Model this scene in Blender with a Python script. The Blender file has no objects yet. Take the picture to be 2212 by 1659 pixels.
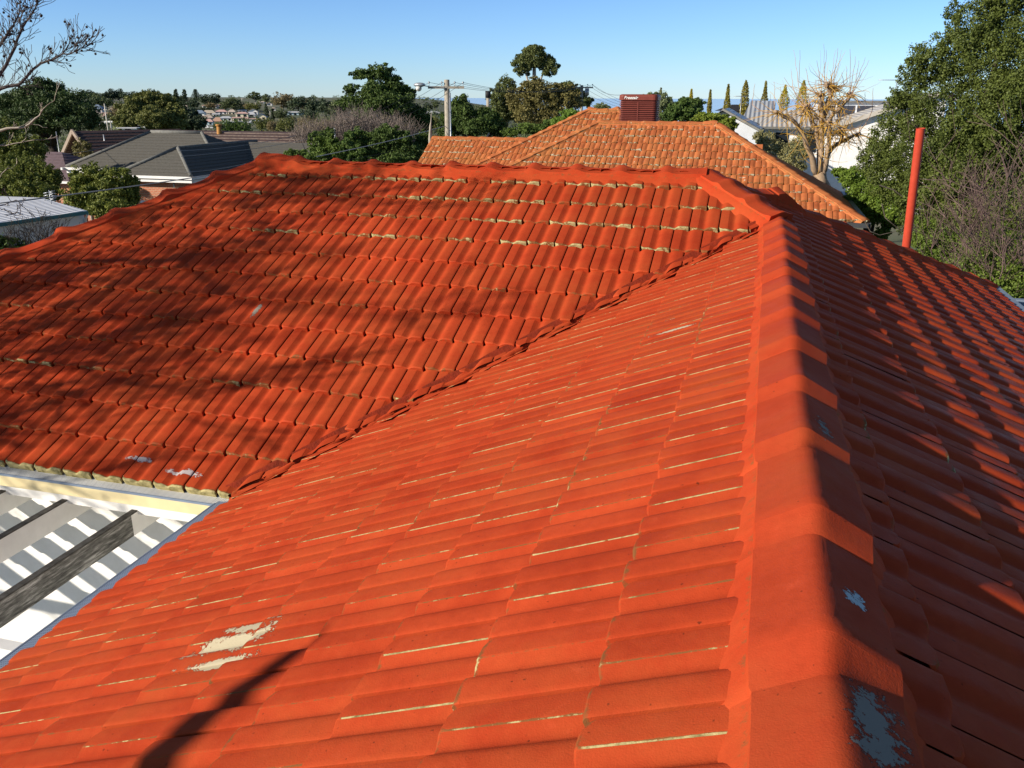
import bpy, bmesh, math, random
import numpy as np
from mathutils import Vector, Matrix
R = math.radians
scene = bpy.context.scene
col = scene.collection

# ------------------------------------------------------------------ camera
ZC = 5.8
FPX, TH, ROLL, AZ = 1840.81, .3246, .0033, .2756      # focal in px of a 2212 px wide frame
cam_d = bpy.data.cameras.new("camera"); cam = bpy.data.objects.new("camera", cam_d); col.objects.link(cam)
cam_d.sensor_width = 36; cam_d.lens = 36 * FPX / 2212
cam_d.clip_start = .05; cam_d.clip_end = 40000
cam.matrix_world = Matrix.Translation((0, 0, ZC)) @ Matrix.Rotation(AZ, 4, 'Z') @ Matrix.Rotation(math.pi / 2 - TH, 4, 'X') @ Matrix.Rotation(ROLL, 4, 'Z')
scene.camera = cam
# ------------------------------------------------------------------ sky and sun
SUN = Vector((-1, -.85, .525)).normalized()
world = bpy.data.worlds.new("World"); scene.world = world; world.use_nodes = True
wn = world.node_tree.nodes; wl = world.node_tree.links
sky = wn.new('ShaderNodeTexSky'); sky.sky_type = 'NISHITA'; sky.sun_disc = False
sky.sun_elevation = math.asin(SUN.z); sky.sun_rotation = math.atan2(SUN.x, SUN.y)
sky.altitude = 0; sky.air_density = 1.0; sky.dust_density = 0; sky.ozone_density = 6
bg = wn['Background']; bg.inputs[1].default_value = .075
wtc = wn.new('ShaderNodeTexCoord'); wsx = wn.new('ShaderNodeSeparateXYZ'); wl.new(wtc.outputs['Generated'], wsx.inputs[0])
wr = wn.new('ShaderNodeValToRGB'); wl.new(wsx.outputs[2], wr.inputs[0])
wr.color_ramp.elements[0].color = (.66, .81, 1.07, 1); wr.color_ramp.elements[0].position = 0
wr.color_ramp.elements[1].color = (.65, .71, .89, 1); wr.color_ramp.elements[1].position = .13
we = wr.color_ramp.elements.new(.34); we.color = (.80, .60, .50, 1)
wm = wn.new('ShaderNodeVectorMath'); wm.operation = 'MULTIPLY'; wl.new(sky.outputs[0], wm.inputs[0]); wl.new(wr.outputs[0], wm.inputs[1])
wm2 = wn.new('ShaderNodeVectorMath'); wm2.operation = 'SCALE'; wm2.inputs['Scale'].default_value = 1.6; wl.new(wm.outputs[0], wm2.inputs[0])
wl.new(wm2.outputs[0], bg.inputs[0])
sd = bpy.data.lights.new("sun", 'SUN'); sd.energy = 4.9; sd.angle = R(.65); sd.color = (1, .9, .77)
so = bpy.data.objects.new("sun", sd); col.objects.link(so)
so.rotation_euler = SUN.to_track_quat('Z', 'Y').to_euler(); so.location = (0, 0, 30)
scene.view_settings.view_transform = 'Standard'; scene.view_settings.look = 'None'
scene.view_settings.exposure = .58; scene.view_settings.gamma = 1

# ------------------------------------------------------------------ pixel helpers (2212 x 1659 measurements -> real places)
_ca, _sa, _ct, _st, _cr, _sr = math.cos(AZ), math.sin(AZ), math.cos(TH), math.sin(TH), math.cos(ROLL), math.sin(ROLL)
def ray(x, y):
    u, v = x - 1106, y - 829.5
    u, v = u * _cr + v * _sr, -u * _sr + v * _cr
    w = FPX * _ct - v * _st; z = -FPX * _st - v * _ct
    return Vector((u * _ca - w * _sa, u * _sa + w * _ca, z)), w
def at(x, y, d):
    r, w = ray(x, y); return r * (d / w) + Vector((0, 0, ZC))
def gp(x, y, z):
    r, w = ray(x, y); return r * ((z - ZC) / r.z) + Vector((0, 0, ZC))
def proj(P):
    x, y, z = P[0], P[1], P[2] - ZC
    r = x * _ca + y * _sa; w = -x * _sa + y * _ca
    zc = w * _ct - z * _st; up = w * _st + z * _ct
    u, v = FPX * r / zc, -FPX * up / zc
    return 1106 + u * _cr - v * _sr, 829.5 + u * _sr + v * _cr
def mpp(d): return d / (FPX * _ct + 200)          # metres per px at distance d near the horizon
def sm(a, b, t):
    t = min(1, max(0, (t - a) / (b - a))); return t * t * (3 - 2 * t)
def gz(x, y):
    r = math.hypot(x, y); phi = math.atan2(x, y) + AZ
    left = 1 - sm(-.12, .1, phi)
    z = -1.3 * sm(18, 55, r) - 3.2 * sm(60, 120, r) - 5 * sm(120, 230, r)
    zl = 10.5 * sm(230, 560, r) + 3.2 * sm(560, 760, r)
    zr = -9 * sm(260, 700, r) - 14 * sm(700, 1100, r)
    return z + zl * left + zr * (1 - left)

# ------------------------------------------------------------------ object helpers
def tag(o, label=None, cat=None, group=None, kind=None):
    if label: o['label'] = label
    if cat: o['category'] = cat
    if group: o['group'] = group
    if kind: o['kind'] = kind
    return o
def empty(name, loc, label, cat, group=None):
    o = bpy.data.objects.new(name, None); col.objects.link(o); o.location = loc
    o.empty_display_size = .2
    return tag(o, label, cat, group)
def link(name, me, mats, parent=None):
    o = bpy.data.objects.new(name, me); col.objects.link(o)
    for m in (mats if isinstance(mats, (list, tuple)) else [mats]): me.materials.append(m)
    if parent is not None:
        o.parent = parent; o.matrix_parent_inverse = Matrix.Translation(-parent.location)
    return o
class MB:
    """collects faces in world coordinates"""
    def __init__(s): s.v = []; s.f = []; s.m = []; s.w = []; s.sm = []
    def vert(s, p, w=0.): s.v.append((p[0], p[1], p[2])); s.w.append(w); return len(s.v) - 1
    def face(s, idx, m=0, smooth=False): s.f.append(tuple(idx)); s.m.append(m); s.sm.append(smooth)
    def poly(s, pts, m=0, w=0.): s.face([s.vert(p, w) for p in pts], m)
    def box(s, c, d, m=0, rz=0, taper=1):
        cx, cy, cz = c; dx, dy, dz = d[0] / 2, d[1] / 2, d[2] / 2; ca, sa = math.cos(rz), math.sin(rz)
        ids = []
        for k in (-1, 1):
            t = 1 if k < 0 else taper
            for a, b in ((-1, -1), (1, -1), (1, 1), (-1, 1)):
                x, y = a * dx * t, b * dy * t
                ids.append(s.vert((cx + x * ca - y * sa, cy + x * sa + y * ca, cz + k * dz)))
        for q in ((3, 2, 1, 0), (4, 5, 6, 7), (0, 1, 5, 4), (1, 2, 6, 5), (2, 3, 7, 6), (3, 0, 4, 7)):
            s.face([ids[i] for i in q], m)
    def prism(s, pts, off, m=0, mside=None):
        """polygon pts extruded by vector off"""
        off = Vector(off); a = [s.vert(p) for p in pts]; b = [s.vert(Vector(p) + off) for p in pts]
        s.face(a[::-1], m); s.face(b, m); n = len(a)
        for i in range(n): s.face((a[i], a[(i + 1) % n], b[(i + 1) % n], b[i]), m if mside is None else mside)
    def beam(s, p, q, w, h, m=0, up=(0, 0, 1)):
        p, q = Vector(p), Vector(q); t = (q - p).normalized(); a = t.cross(Vector(up)).normalized(); b = a.cross(t)
        ids = []
        for e in (p, q):
            for i, j in ((-1, -1), (1, -1), (1, 1), (-1, 1)): ids.append(s.vert(e + a * (i * w / 2) + b * (j * h / 2)))
        for f in ((3, 2, 1, 0), (4, 5, 6, 7), (0, 1, 5, 4), (1, 2, 6, 5), (2, 3, 7, 6), (3, 0, 4, 7)): s.face([ids[i] for i in f], m)
    def tube(s, pts, radii, n=6, m=0, cap=True):
        pts = [Vector(p) for p in pts]
        if not isinstance(radii, (list, tuple)): radii = [radii] * len(pts)
        prev = None; rings = []
        for i, p in enumerate(pts):
            t = (pts[min(i + 1, len(pts) - 1)] - pts[max(i - 1, 0)])
            if t.length < 1e-9: t = Vector((0, 0, 1))
            t.normalize()
            if prev is None: a = t.cross(Vector((0, .3, 1)) if abs(t.z) < .95 else Vector((1, 0, 0))).normalized()
            else: a = (prev - t * prev.dot(t)).normalized()
            b = t.cross(a); prev = a
            rings.append([s.vert(p + (a * math.cos(2 * math.pi * k / n) + b * math.sin(2 * math.pi * k / n)) * radii[i]) for k in range(n)])
        for i in range(len(rings) - 1):
            A, B = rings[i], rings[i + 1]
            for k in range(n): s.face((A[k], A[(k + 1) % n], B[(k + 1) % n], B[k]), m, True)
        if cap: s.face(rings[0][::-1], m); s.face(rings[-1], m)
    def ball(s, c, r, m=0, nu=7, nv=5):
        if not isinstance(r, (tuple, list)): r = (r, r, r)
        rows = []
        for j in range(nv + 1):
            th = math.pi * j / nv
            rows.append([s.vert((c[0] + r[0] * math.sin(th) * math.cos(2 * math.pi * i / nu), c[1] + r[1] * math.sin(th) * math.sin(2 * math.pi * i / nu), c[2] + r[2] * math.cos(th))) for i in range(nu)])
        for j in range(nv):
            for i in range(nu): s.face((rows[j][i], rows[j + 1][i], rows[j + 1][(i + 1) % nu], rows[j][(i + 1) % nu]), m, True)
    def mesh(s, name):
        me = bpy.data.meshes.new(name); me.from_pydata(s.v, [], s.f)
        me.polygons.foreach_set('material_index', s.m); me.polygons.foreach_set('use_smooth', s.sm)
        if any(s.w):
            a = me.attributes.new('wear', 'FLOAT', 'POINT'); a.data.foreach_set('value', s.w)
        me.update(); return me
    def build(s, name, mats, parent=None): return link(name, s.mesh(name), mats, parent)

# ------------------------------------------------------------------ materials
def nodes(name):
    m = bpy.data.materials.new(name); m.use_nodes = True; nt = m.node_tree
    return m, nt, nt.nodes, nt.links, nt.nodes['Principled BSDF']
def noise(nt, scale, detail=4, rough=.6, vec=None, dist=0):
    n = nt.nodes.new('ShaderNodeTexNoise'); n.inputs['Scale'].default_value = scale; n.inputs['Detail'].default_value = detail
    n.inputs['Roughness'].default_value = rough; n.inputs['Distortion'].default_value = dist
    if vec is None:
        tc = nt.nodes.get('TC') or nt.nodes.new('ShaderNodeTexCoord'); tc.name = 'TC'; vec = tc.outputs['Object']
    nt.links.new(vec, n.inputs['Vector']); return n.outputs['Fac']
def ramp(nt, fac, stops, interp='LINEAR'):
    r = nt.nodes.new('ShaderNodeValToRGB'); cr = r.color_ramp; cr.interpolation = interp
    while len(cr.elements) > 1: cr.elements.remove(cr.elements[-1])
    for i, (p, c) in enumerate(stops):
        e = cr.elements[0] if i == 0 else cr.elements.new(p)
        e.position = p; e.color = (c, c, c, 1) if isinstance(c, (int, float)) else (*c, 1)
    nt.links.new(fac, r.inputs[0]); return r.outputs[0]
def mix(nt, fac, a, b, mode='MIX'):
    n = nt.nodes.new('ShaderNodeMix'); n.data_type = 'RGBA'; n.blend_type = mode
    for sock, v in ((n.inputs[0], fac), (n.inputs[6], a), (n.inputs[7], b)):
        if isinstance(v, (int, float)): sock.default_value = v
        elif isinstance(v, tuple): sock.default_value = (*v, 1)
        else: nt.links.new(v, sock)
    return n.outputs[2]
def mth(nt, op, a, b=None, c=None):
    n = nt.nodes.new('ShaderNodeMath'); n.operation = op
    for i, v in enumerate((a, b, c)):
        if v is None: continue
        if isinstance(v, (int, float)): n.inputs[i].default_value = v
        else: nt.links.new(v, n.inputs[i])
    return n.outputs[0]
def bump(nt, bs, h, strength=.3, dist=.01):
    b = nt.nodes.new('ShaderNodeBump'); b.inputs['Strength'].default_value = strength; b.inputs['Distance'].default_value = dist
    nt.links.new(h, b.inputs['Height']); nt.links.new(b.outputs[0], bs.inputs['Normal'])
def simple(name, c1, c2=None, rough=.7, scale=3, bmp=0, metal=0, bscale=60, spec=.2):
    m, nt, N, L, bs = nodes(name)
    bs.inputs['Roughness'].default_value = rough; bs.inputs['Metallic'].default_value = metal
    bs.inputs['Specular IOR Level'].default_value = spec
    if c2 is None: c2 = tuple(x * .75 for x in c1)
    L.new(ramp(nt, noise(nt, scale, 5), [(.3, c2), (.7, c1)]), bs.inputs['Base Color'])
    if bmp: bump(nt, bs, noise(nt, bscale, 4), bmp, .01)
    return m
def painted(name, base, dark, cream=(.42, .36, .17), spots=(), weark=1.0, rough=.5, lichen=None):
    """painted concrete: uneven coat, dirt, wear along exposed edges and peeled spots"""
    m, nt, N, L, bs = nodes(name)
    c = ramp(nt, noise(nt, 2.2, 6, .65), [(.3, dark), (.62, base)])
    c = mix(nt, ramp(nt, noise(nt, 26, 5, .7), [(.42, .0), (.8, .45)]), c, tuple(x * .62 for x in base))
    c = mix(nt, ramp(nt, noise(nt, 7, 5, .7, dist=.6), [(.62, 0), (.82, .5)]), c, tuple(min(1, x * 1.25 + .012) for x in base))
    tn = N.new('ShaderNodeAttribute'); tn.attribute_name = 'tint'
    vs = N.new('ShaderNodeVectorMath'); vs.operation = 'SCALE'; L.new(c, vs.inputs[0]); L.new(mth(nt, 'MULTIPLY_ADD', tn.outputs['Fac'], -.05, 1.0), vs.inputs['Scale']); c = vs.outputs[0]
    # tiny dark pits and droppings
    c = mix(nt, ramp(nt, noise(nt, 55, 2, .4), [(.73, 0), (.78, .8)]), c, (.09, .02, .01))
    at_ = N.new('ShaderNodeAttribute'); at_.attribute_name = 'wear'
    wn_ = mth(nt, 'ADD', mth(nt, 'MULTIPLY_ADD', noise(nt, 38, 6, .75), .9, -.45), mth(nt, 'MULTIPLY_ADD', noise(nt, 9, 3, .6), 1.2, -.6))
    wear = mth(nt, 'MULTIPLY', mth(nt, 'ADD', at_.outputs['Fac'], wn_), weark)
    dirt = ramp(nt, mth(nt, 'ADD', mth(nt, 'MULTIPLY', at_.outputs['Fac'], weark), mth(nt, 'MULTIPLY_ADD', noise(nt, 21, 6, .75), 1.6, -.8)), [(.36, 0), (.62, .75)])
    c = mix(nt, ramp(nt, noise(nt, 1.1, 9, .72), [(.46, 0), (.66, .55)]), c, tuple(x * y for x, y in zip(base, (.72, 1.0, .9))))
    c = mix(nt, dirt, c, (.13, .085, .03))
    w = ramp(nt, wear, [(.70, 0), (.76, 1)])
    crm = ramp(nt, noise(nt, 17, 5, .7), [(.35, (cream[0] * .35, cream[1] * .36, cream[2] * .3)), (.55, cream)])
    c = mix(nt, w, c, crm)
    if lichen:
        l = ramp(nt, noise(nt, lichen[0], 4, .6), [(lichen[1], 0), (lichen[1] + .03, 1)])
        c = mix(nt, l, c, lichen[2])
    tc = N.get('TC')
    for (p, sx, sy, sz, colr) in spots:
        mp = N.new('ShaderNodeVectorMath'); mp.operation = 'SUBTRACT'; L.new(tc.outputs['Object'], mp.inputs[0]); mp.inputs[1].default_value = p
        dv = N.new('ShaderNodeVectorMath'); dv.operation = 'DIVIDE'; L.new(mp.outputs[0], dv.inputs[0]); dv.inputs[1].default_value = (sx, sy, sz)
        ln = N.new('ShaderNodeVectorMath'); ln.operation = 'LENGTH'; L.new(dv.outputs[0], ln.inputs[0])
        d = mth(nt, 'ADD', ln.outputs['Value'], mth(nt, 'ADD', mth(nt, 'MULTIPLY_ADD', noise(nt, 11, 8, .8), 3.4, -1.7), mth(nt, 'MULTIPLY_ADD', noise(nt, 70, 3, .7), 1.3, -.65)))
        c = mix(nt, ramp(nt, d, [(.93, 1), (.98, 0)]), c, tuple(x * .25 for x in base)); c = mix(nt, ramp(nt, d, [(.82, 1), (.86, 0)]), c, colr)
    L.new(c, bs.inputs['Base Color'])
    bs.inputs['Specular IOR Level'].default_value = .025
    L.new(ramp(nt, noise(nt, 5, 4), [(.3, rough - .08), (.7, rough + .15)]), bs.inputs['Roughness'])
    h = mth(nt, 'ADD', noise(nt, 210, 3, .6), mth(nt, 'MULTIPLY', noise(nt, 24, 4, .6), 1.2))
    bump(nt, bs, h, .35, .0035)
    return m
def brickm(name, c1, c2, mortar, scale=1, bw=.23, rh=.086):
    m, nt, N, L, bs = nodes(name); tc = N.new('ShaderNodeTexCoord'); tc.name = 'TC'
    sx = N.new('ShaderNodeSeparateXYZ'); L.new(tc.outputs['Object'], sx.inputs[0])
    cb = N.new('ShaderNodeCombineXYZ'); L.new(mth(nt, 'ADD', sx.outputs[0], sx.outputs[1]), cb.inputs[0]); L.new(sx.outputs[2], cb.inputs[1])
    b = N.new('ShaderNodeTexBrick'); L.new(cb.outputs[0], b.inputs['Vector'])
    b.inputs['Color1'].default_value = (*c1, 1); b.inputs['Color2'].default_value = (*c2, 1); b.inputs['Mortar'].default_value = (*mortar, 1)
    b.inputs['Scale'].default_value = scale; b.inputs['Mortar Size'].default_value = .012; b.inputs['Brick Width'].default_value = bw; b.inputs['Row Height'].default_value = rh
    L.new(b.outputs[0], bs.inputs['Base Color']); bs.inputs['Roughness'].default_value = .85
    return m
def corrm(name, c, axis=0, pitch=.076, rough=.45, metal=0):
    m, nt, N, L, bs = nodes(name); tc = N.new('ShaderNodeTexCoord'); tc.name = 'TC'
    L.new(ramp(nt, noise(nt, .8, 4), [(.3, tuple(x * .82 for x in c)), (.7, c)]), bs.inputs['Base Color'])
    bs.inputs['Roughness'].default_value = rough; bs.inputs['Metallic'].default_value = metal
    sx = N.new('ShaderNodeSeparateXYZ'); L.new(tc.outputs['Object'], sx.inputs[0])
    h = mth(nt, 'SINE', mth(nt, 'MULTIPLY', sx.outputs[axis], 2 * math.pi / pitch)); bump(nt, bs, h, 1, .02)
    return m
def leafm(name, ca, cb, cc=None, sc=.6, trans=.25, rough=.5):
    ca, cb = [(x[0] * 1.85, x[1] * 1.85, x[2] * 1.3) for x in (ca, cb)]; cc = (cc[0] * 1.7, cc[1] * 1.7, cc[2] * 1.2) if cc else None; rough = max(rough, .6)
    m, nt, N, L, bs = nodes(name)
    geo = N.new('ShaderNodeNewGeometry')
    c = ramp(nt, noise(nt, sc, 3), [(.35, ca), (.65, cb)])
    c = mix(nt, mth(nt, 'MULTIPLY', geo.outputs['Random Per Island'], .75), c, cc or tuple(x * 1.7 for x in cb))
    L.new(c, bs.inputs['Base Color']); bs.inputs['Roughness'].default_value = rough; bs.inputs['Specular IOR Level'].default_value = .25
    tr = N.new('ShaderNodeBsdfTranslucent'); L.new(c, tr.inputs[0])
    mx = N.new('ShaderNodeMixShader'); mx.inputs[0].default_value = trans
    L.new(bs.outputs[0], mx.inputs[1]); L.new(tr.outputs[0], mx.inputs[2]); L.new(mx.outputs[0], N['Material Output'].inputs[0])
    return m

HM = 1.2
J = Vector((.236, 9.145, ZC - 1.2)); A = Vector((-.565, 9.947, ZC - .836)); LR = Vector((-6.196, 9.947, ZC - .836))
M = .4528; CE = Vector((-3.70, 5.209, ZC - 2.982)); XE = 3.42
sl = math.sqrt(1 + M * M)
def onW(px, py, h=.04):
    r, w = ray(px, py); n = Vector((-M, 0, 1)); d = n.dot(J - Vector((0, 0, ZC))) + h; return r * (d / n.dot(r)) + Vector((0, 0, ZC))
def onF(px, py, h=.04):
    r, w = ray(px, py); n = Vector((0, -M, 1)); d = n.dot(J - Vector((0, 0, ZC))) + h; return r * (d / n.dot(r)) + Vector((0, 0, ZC))
RED = (.455, .063, .020); REDD = (.33, .036, .012); PEEL = (.46, .40, .27); GREYP = (.24, .215, .175)
wspots = [(tuple(onW(500, 1388)), .26, .075, .18, PEEL), (tuple(onW(548, 1350)), .18, .04, .12, PEEL), (tuple(onW(470, 1432)), .20, .03, .14, PEEL),
          (tuple(onW(1450, 690)), .12, .03, .1, PEEL), (tuple(onW(1465, 712)), .2, .02, .1, PEEL)]
fspots = [(tuple(onF(300, 990)), .12, .03, .06, (.5, .44, .42)), (tuple(onF(400, 1022)), .16, .03, .06, (.5, .44, .42)), (tuple(onF(553, 672)), .03, .14, .1, GREYP)]
M_W = painted('red roof paint west', RED, REDD, spots=wspots)
M_F = painted('red roof paint front', RED, REDD, spots=fspots)
M_E = painted('red roof paint', RED, REDD)
def capspot(px, py): return tuple(gp(px, py, J.z + .02))
M_CAP = painted('red ridge paint', (.44, .060, .021), (.35, .041, .014), weark=.6, rough=.55,
    spots=[(capspot(1885, 1600), .06, .13, .1, GREYP), (capspot(1840, 1310), .035, .06, .05, (.5, .56, .55)), (capspot(1772, 942), .03, .12, .06, GREYP)])
M_BED = painted('red bedding paint', (.48, .066, .021), (.38, .040, .013), weark=.6, rough=.6)
M_VAL = simple('valley paint', (.30, .034, .012), (.14, .022, .010), .8, 9, .6, bscale=40, spec=.1)
M_DECK = simple('roof underside', (.17, .025, .012), rough=.9)
M_TERRA = painted('terracotta', (.50, .155, .055), (.32, .085, .032), cream=(.46, .44, .3), rough=.75, lichen=(8.5, .66, (.55, .52, .40)))
M_TERRACAP = painted('terracotta ridge', (.52, .165, .06), (.38, .115, .042), rough=.75, lichen=(6, .66, (.5, .46, .3)))
M_WHITE = simple('white paint', (.8, .79, .76), (.7, .69, .66), .5, 6)
M_CREAM = simple('cream gutter paint', (.72, .62, .36), (.62, .52, .30), .45, 5)
M_BLUEG = simple('blue grey metal', (.20, .26, .34), (.16, .2, .27), .45, 8)
M_WOODW = simple('weathered beam top', (.10, .095, .085), (.03, .028, .025), .9, 14, .5)
m_, nt, N, L, bs = nodes('weathered beam side')
tcx = N.new('ShaderNodeTexCoord'); mpx = N.new('ShaderNodeMapping'); mpx.inputs['Scale'].default_value = (1, .12, 1); L.new(tcx.outputs['Object'], mpx.inputs[0])
L.new(ramp(nt, noise(nt, 26, 6, .75, vec=mpx.outputs[0]), [(.38, (.035, .034, .03)), (.52, (.16, .155, .14)), (.66, (.5, .49, .46))]), bs.inputs['Base Color']); bs.inputs['Roughness'].default_value = .9
M_WOODS = m_
M_GREYT = simple('grey roof tile', (.125, .118, .10), (.08, .076, .066), .85, 12, .4, bscale=30)
M_GREYC = simple('grey ridge tile', (.19, .19, .175), (.11, .11, .10), .85, 6, .3)
M_BROWNT = simple('brown roof tile', (.075, .045, .04), (.035, .022, .02), .6, 8, .4, bscale=30)
M_BLUET = simple('dark tile', (.045, .04, .04), (.022, .02, .02), .6, 8, .4, bscale=30)
M_BRICK = brickm('orange brick', (.44, .13, .06), (.36, .10, .045), (.42, .30, .2))
M_TANBR = brickm('tan brick', (.5, .33, .16), (.42, .26, .12), (.5, .42, .3))
M_CORW = corrm('white corrugated sheet', (.78, .78, .78), 0, .2, .4)
M_CORG = corrm('grey corrugated sheet', (.42, .44, .46), 0, .3, .4)
M_CORC = corrm('cream corrugated sheet', (.52, .49, .44), 0, .3, .5)
M_FIBRO = simple('white wall sheet', (.62, .66, .70), (.55, .58, .62), .7, 2)
M_GLASS = simple('window glass', (.02, .025, .03), rough=.12)
M_BARK = simple('grey bark', (.17, .14, .11), (.08, .065, .05), .9, 8, .5)
M_BARKP = simple('pale bark', (.45, .40, .33), (.3, .26, .2), .8, 8, .4)
M_BARKD = simple('dark bark', (.05, .04, .032), (.03, .025, .02), .9, 8, .4)
M_YEL = simple('yellow shoots', (.62, .38, .07), (.45, .25, .05), .7, 5)
M_PINKT = simple('pinkish twigs', (.46, .31, .22), (.36, .23, .16), .8, 5)
M_POLL = simple('sunny tan bark', (.40, .29, .19), (.24, .17, .11), .85, 7, .5)
M_TWIG = simple('purple grey twigs', (.20, .135, .12), (.12, .08, .07), .85, 5)
M_BALL = simple('dark seed balls', (.05, .035, .025), rough=.9)
M_POLE = simple('weathered pole timber', (.40, .36, .29), (.26, .23, .18), .85, 4, .4, bscale=20)
M_STEEL = simple('galvanised steel', (.42, .44, .46), (.34, .36, .38), .4, 5, metal=.6)
M_BLACK = simple('black cable', (.03, .03, .032), rough=.6)
M_WIRE = simple('silver cable', (.32, .33, .34), rough=.5)
M_PIPE = simple('red flue paint', (.48, .06, .03), (.40, .048, .024), .4, 12, .2)
M_COOL = simple('maroon plastic', (.20, .048, .034), (.15, .036, .026), .45, 5)
M_COOLD = simple('maroon mesh', (.13, .022, .016), (.06, .012, .01), .7, 60)
M_TXT = simple('white lettering', (.85, .85, .82), rough=.5)

# ------------------------------------------------------------------ structure: ground, sea
def polar(name, rings, nseg, zf, mat):
    mb = MB(); ids = []
    c = mb.vert((0, 0, zf(0, 0)))
    for r in rings: ids.append([mb.vert((r * math.sin(2 * math.pi * k / nseg), r * math.cos(2 * math.pi * k / nseg), zf(r * math.sin(2 * math.pi * k / nseg), r * math.cos(2 * math.pi * k / nseg)))) for k in range(nseg)])
    for k in range(nseg): mb.face((c, ids[0][(k + 1) % nseg], ids[0][k]), 0, True)
    for i in range(len(rings) - 1):
        for k in range(nseg): mb.face((ids[i][k], ids[i][(k + 1) % nseg], ids[i + 1][(k + 1) % nseg], ids[i + 1][k]), 0, True)
    o = mb.build(name, mat); o['kind'] = 'structure'; return o
mg, nt, N, L, bs = nodes('suburb ground')
c = ramp(nt, noise(nt, .05, 6), [(.35, (.05, .07, .025)), (.5, (.09, .10, .045)), (.65, (.13, .115, .075))])
L.new(c, bs.inputs['Base Color']); bs.inputs['Roughness'].default_value = .95
polar('ground', [4, 8, 14, 20, 28, 38, 50, 65, 85, 110, 140, 175, 215, 260, 310, 370, 440, 520, 610, 720, 850, 1000, 1300, 1800], 96, gz, mg)
ms, nt, N, L, bs = nodes('sea water'); bs.inputs['Base Color'].default_value = (.46, .58, .72, 1); bs.inputs['Roughness'].default_value = .2
polar('sea', [400, 1200, 4000, 12000, 30000], 64, lambda x, y: -24.0, ms)

# ------------------------------------------------------------------ tiled roofs
PROF = [(0, .0135), (.03, .0148), (.12, .0155), (.2, .0158), (.27, .0155), (.295, .0148), (.302, .0135), (.309, .013), (.36, .0085), (.42, .003), (.47, .001), (.51, .0025), (.56, .011), (.62, .019), (.68, .0222), (.75, .0222), (.83, .021), (.9, .0195), (.95, .018), (.964, .016), (.966, -.02)]
def tile_field(E0, U, S, width, gauge, u0, u1, nc, seed, wearf, clips, mat, name, parent, jit=1.0, prof=PROF, thick=.028, low=False, hs=1.0):
    """courses of interlocking tiles on one roof plane; U to the right looking up the slope, S up the slope"""
    rng = random.Random(seed); Nn = U.cross(S).normalized()
    V = []; F = []; W = []
    pr = prof if not low else [prof[i] for i in range(0, len(prof), 2)] + [prof[-1]]
    npf = len(pr); pr = [(u, h * hs) for u, h in pr[:-1]] + [pr[-1]]; TI = []
    i0 = int(math.floor(u0 / width)) - 1; i1 = int(math.ceil(u1 / width)) + 1
    ARR = [i for i, (u, h) in enumerate(pr) if .29 < u < .308]
    for cI in range(nc):
        v0 = cI * gauge; st = (cI % 2) * .5
        rowoff = rng.uniform(-.004, .004) * jit
        for i in range(i0, i1):
            ub = (i + st) * width; dz = rng.uniform(-.0025, .0025) * jit; dv = rng.uniform(-.006, .006) * jit + rowoff; tl = rng.uniform(-.003, .003) * jit
            bw, aw = wearf(ub, cI, rng)
            base = len(V); ti = rng.uniform(-1, 1)
            lip = .022
            rows = [(v0 + dv, -thick - .006, 1), (v0 + dv, -.010, 1), (v0 + dv + .010, -.001, 1), (v0 + dv + .035, 0, 0), (v0 + gauge + .02, 0, 0)]
            for ri, (vv, off, bt) in enumerate(rows):
                lift = thick * (1 - max(0, vv - v0) / gauge)
                for k, (u, h) in enumerate(pr):
                    cut = (.028 if u < .03 else (.012 if u < .08 else 0)) if ri < 4 else 0
                    hh = h + lift + dz + tl * (u - .5) * 2 + off
                    if ri == 0: hh = -.012
                    if ri == 4: hh = h + dz
                    p = E0 + U * (ub + u * width) + S * (vv + (cut if ri < 3 else cut * .5)) + Nn * hh
                    V.append(p[:]); TI.append(ti)
                    W.append(bw if bt and ri < 3 else (aw if k in ARR and ri > 2 else 0))
            for ri in range(4):
                for k in range(npf - 1):
                    a = base + ri * npf + k; F.append((a, a + 1, a + npf + 1, a + npf))
    me = bpy.data.meshes.new(name); me.from_pydata(V, [], F)
    a = me.attributes.new('wear', 'FLOAT', 'POINT'); a.data.foreach_set('value', W)
    a = me.attributes.new('tint', 'FLOAT', 'POINT'); a.data.foreach_set('value', TI)
    bm = bmesh.new(); bm.from_mesh(me)
    for (co, no) in clips:
        bmesh.ops.bisect_plane(bm, geom=bm.verts[:] + bm.edges[:] + bm.faces[:], plane_co=co, plane_no=no, clear_outer=True)
    bm.to_mesh(me); bm.free()
    me.polygons.foreach_set('use_smooth', [True] * len(me.polygons))
    try: me.set_sharp_from_angle(angle=R(38))
    except Exception: pass
    return link(name, me, mat, parent)
def join_obs(obs, name):
    """merge the meshes of several objects that belong to one part"""
    bm = bmesh.new()
    for o in obs: bm.from_mesh(o.data)
    me = bpy.data.meshes.new(name); bm.to_mesh(me); bm.free()
    for m in obs[0].data.materials: me.materials.append(m)
    par = obs[0].parent
    for o in obs: bpy.data.objects.remove(o)
    o = bpy.data.objects.new(name, me); col.objects.link(o)
    if par: o.parent = par; o.matrix_parent_inverse = Matrix.Translation(-par.location)
    return o
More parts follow.
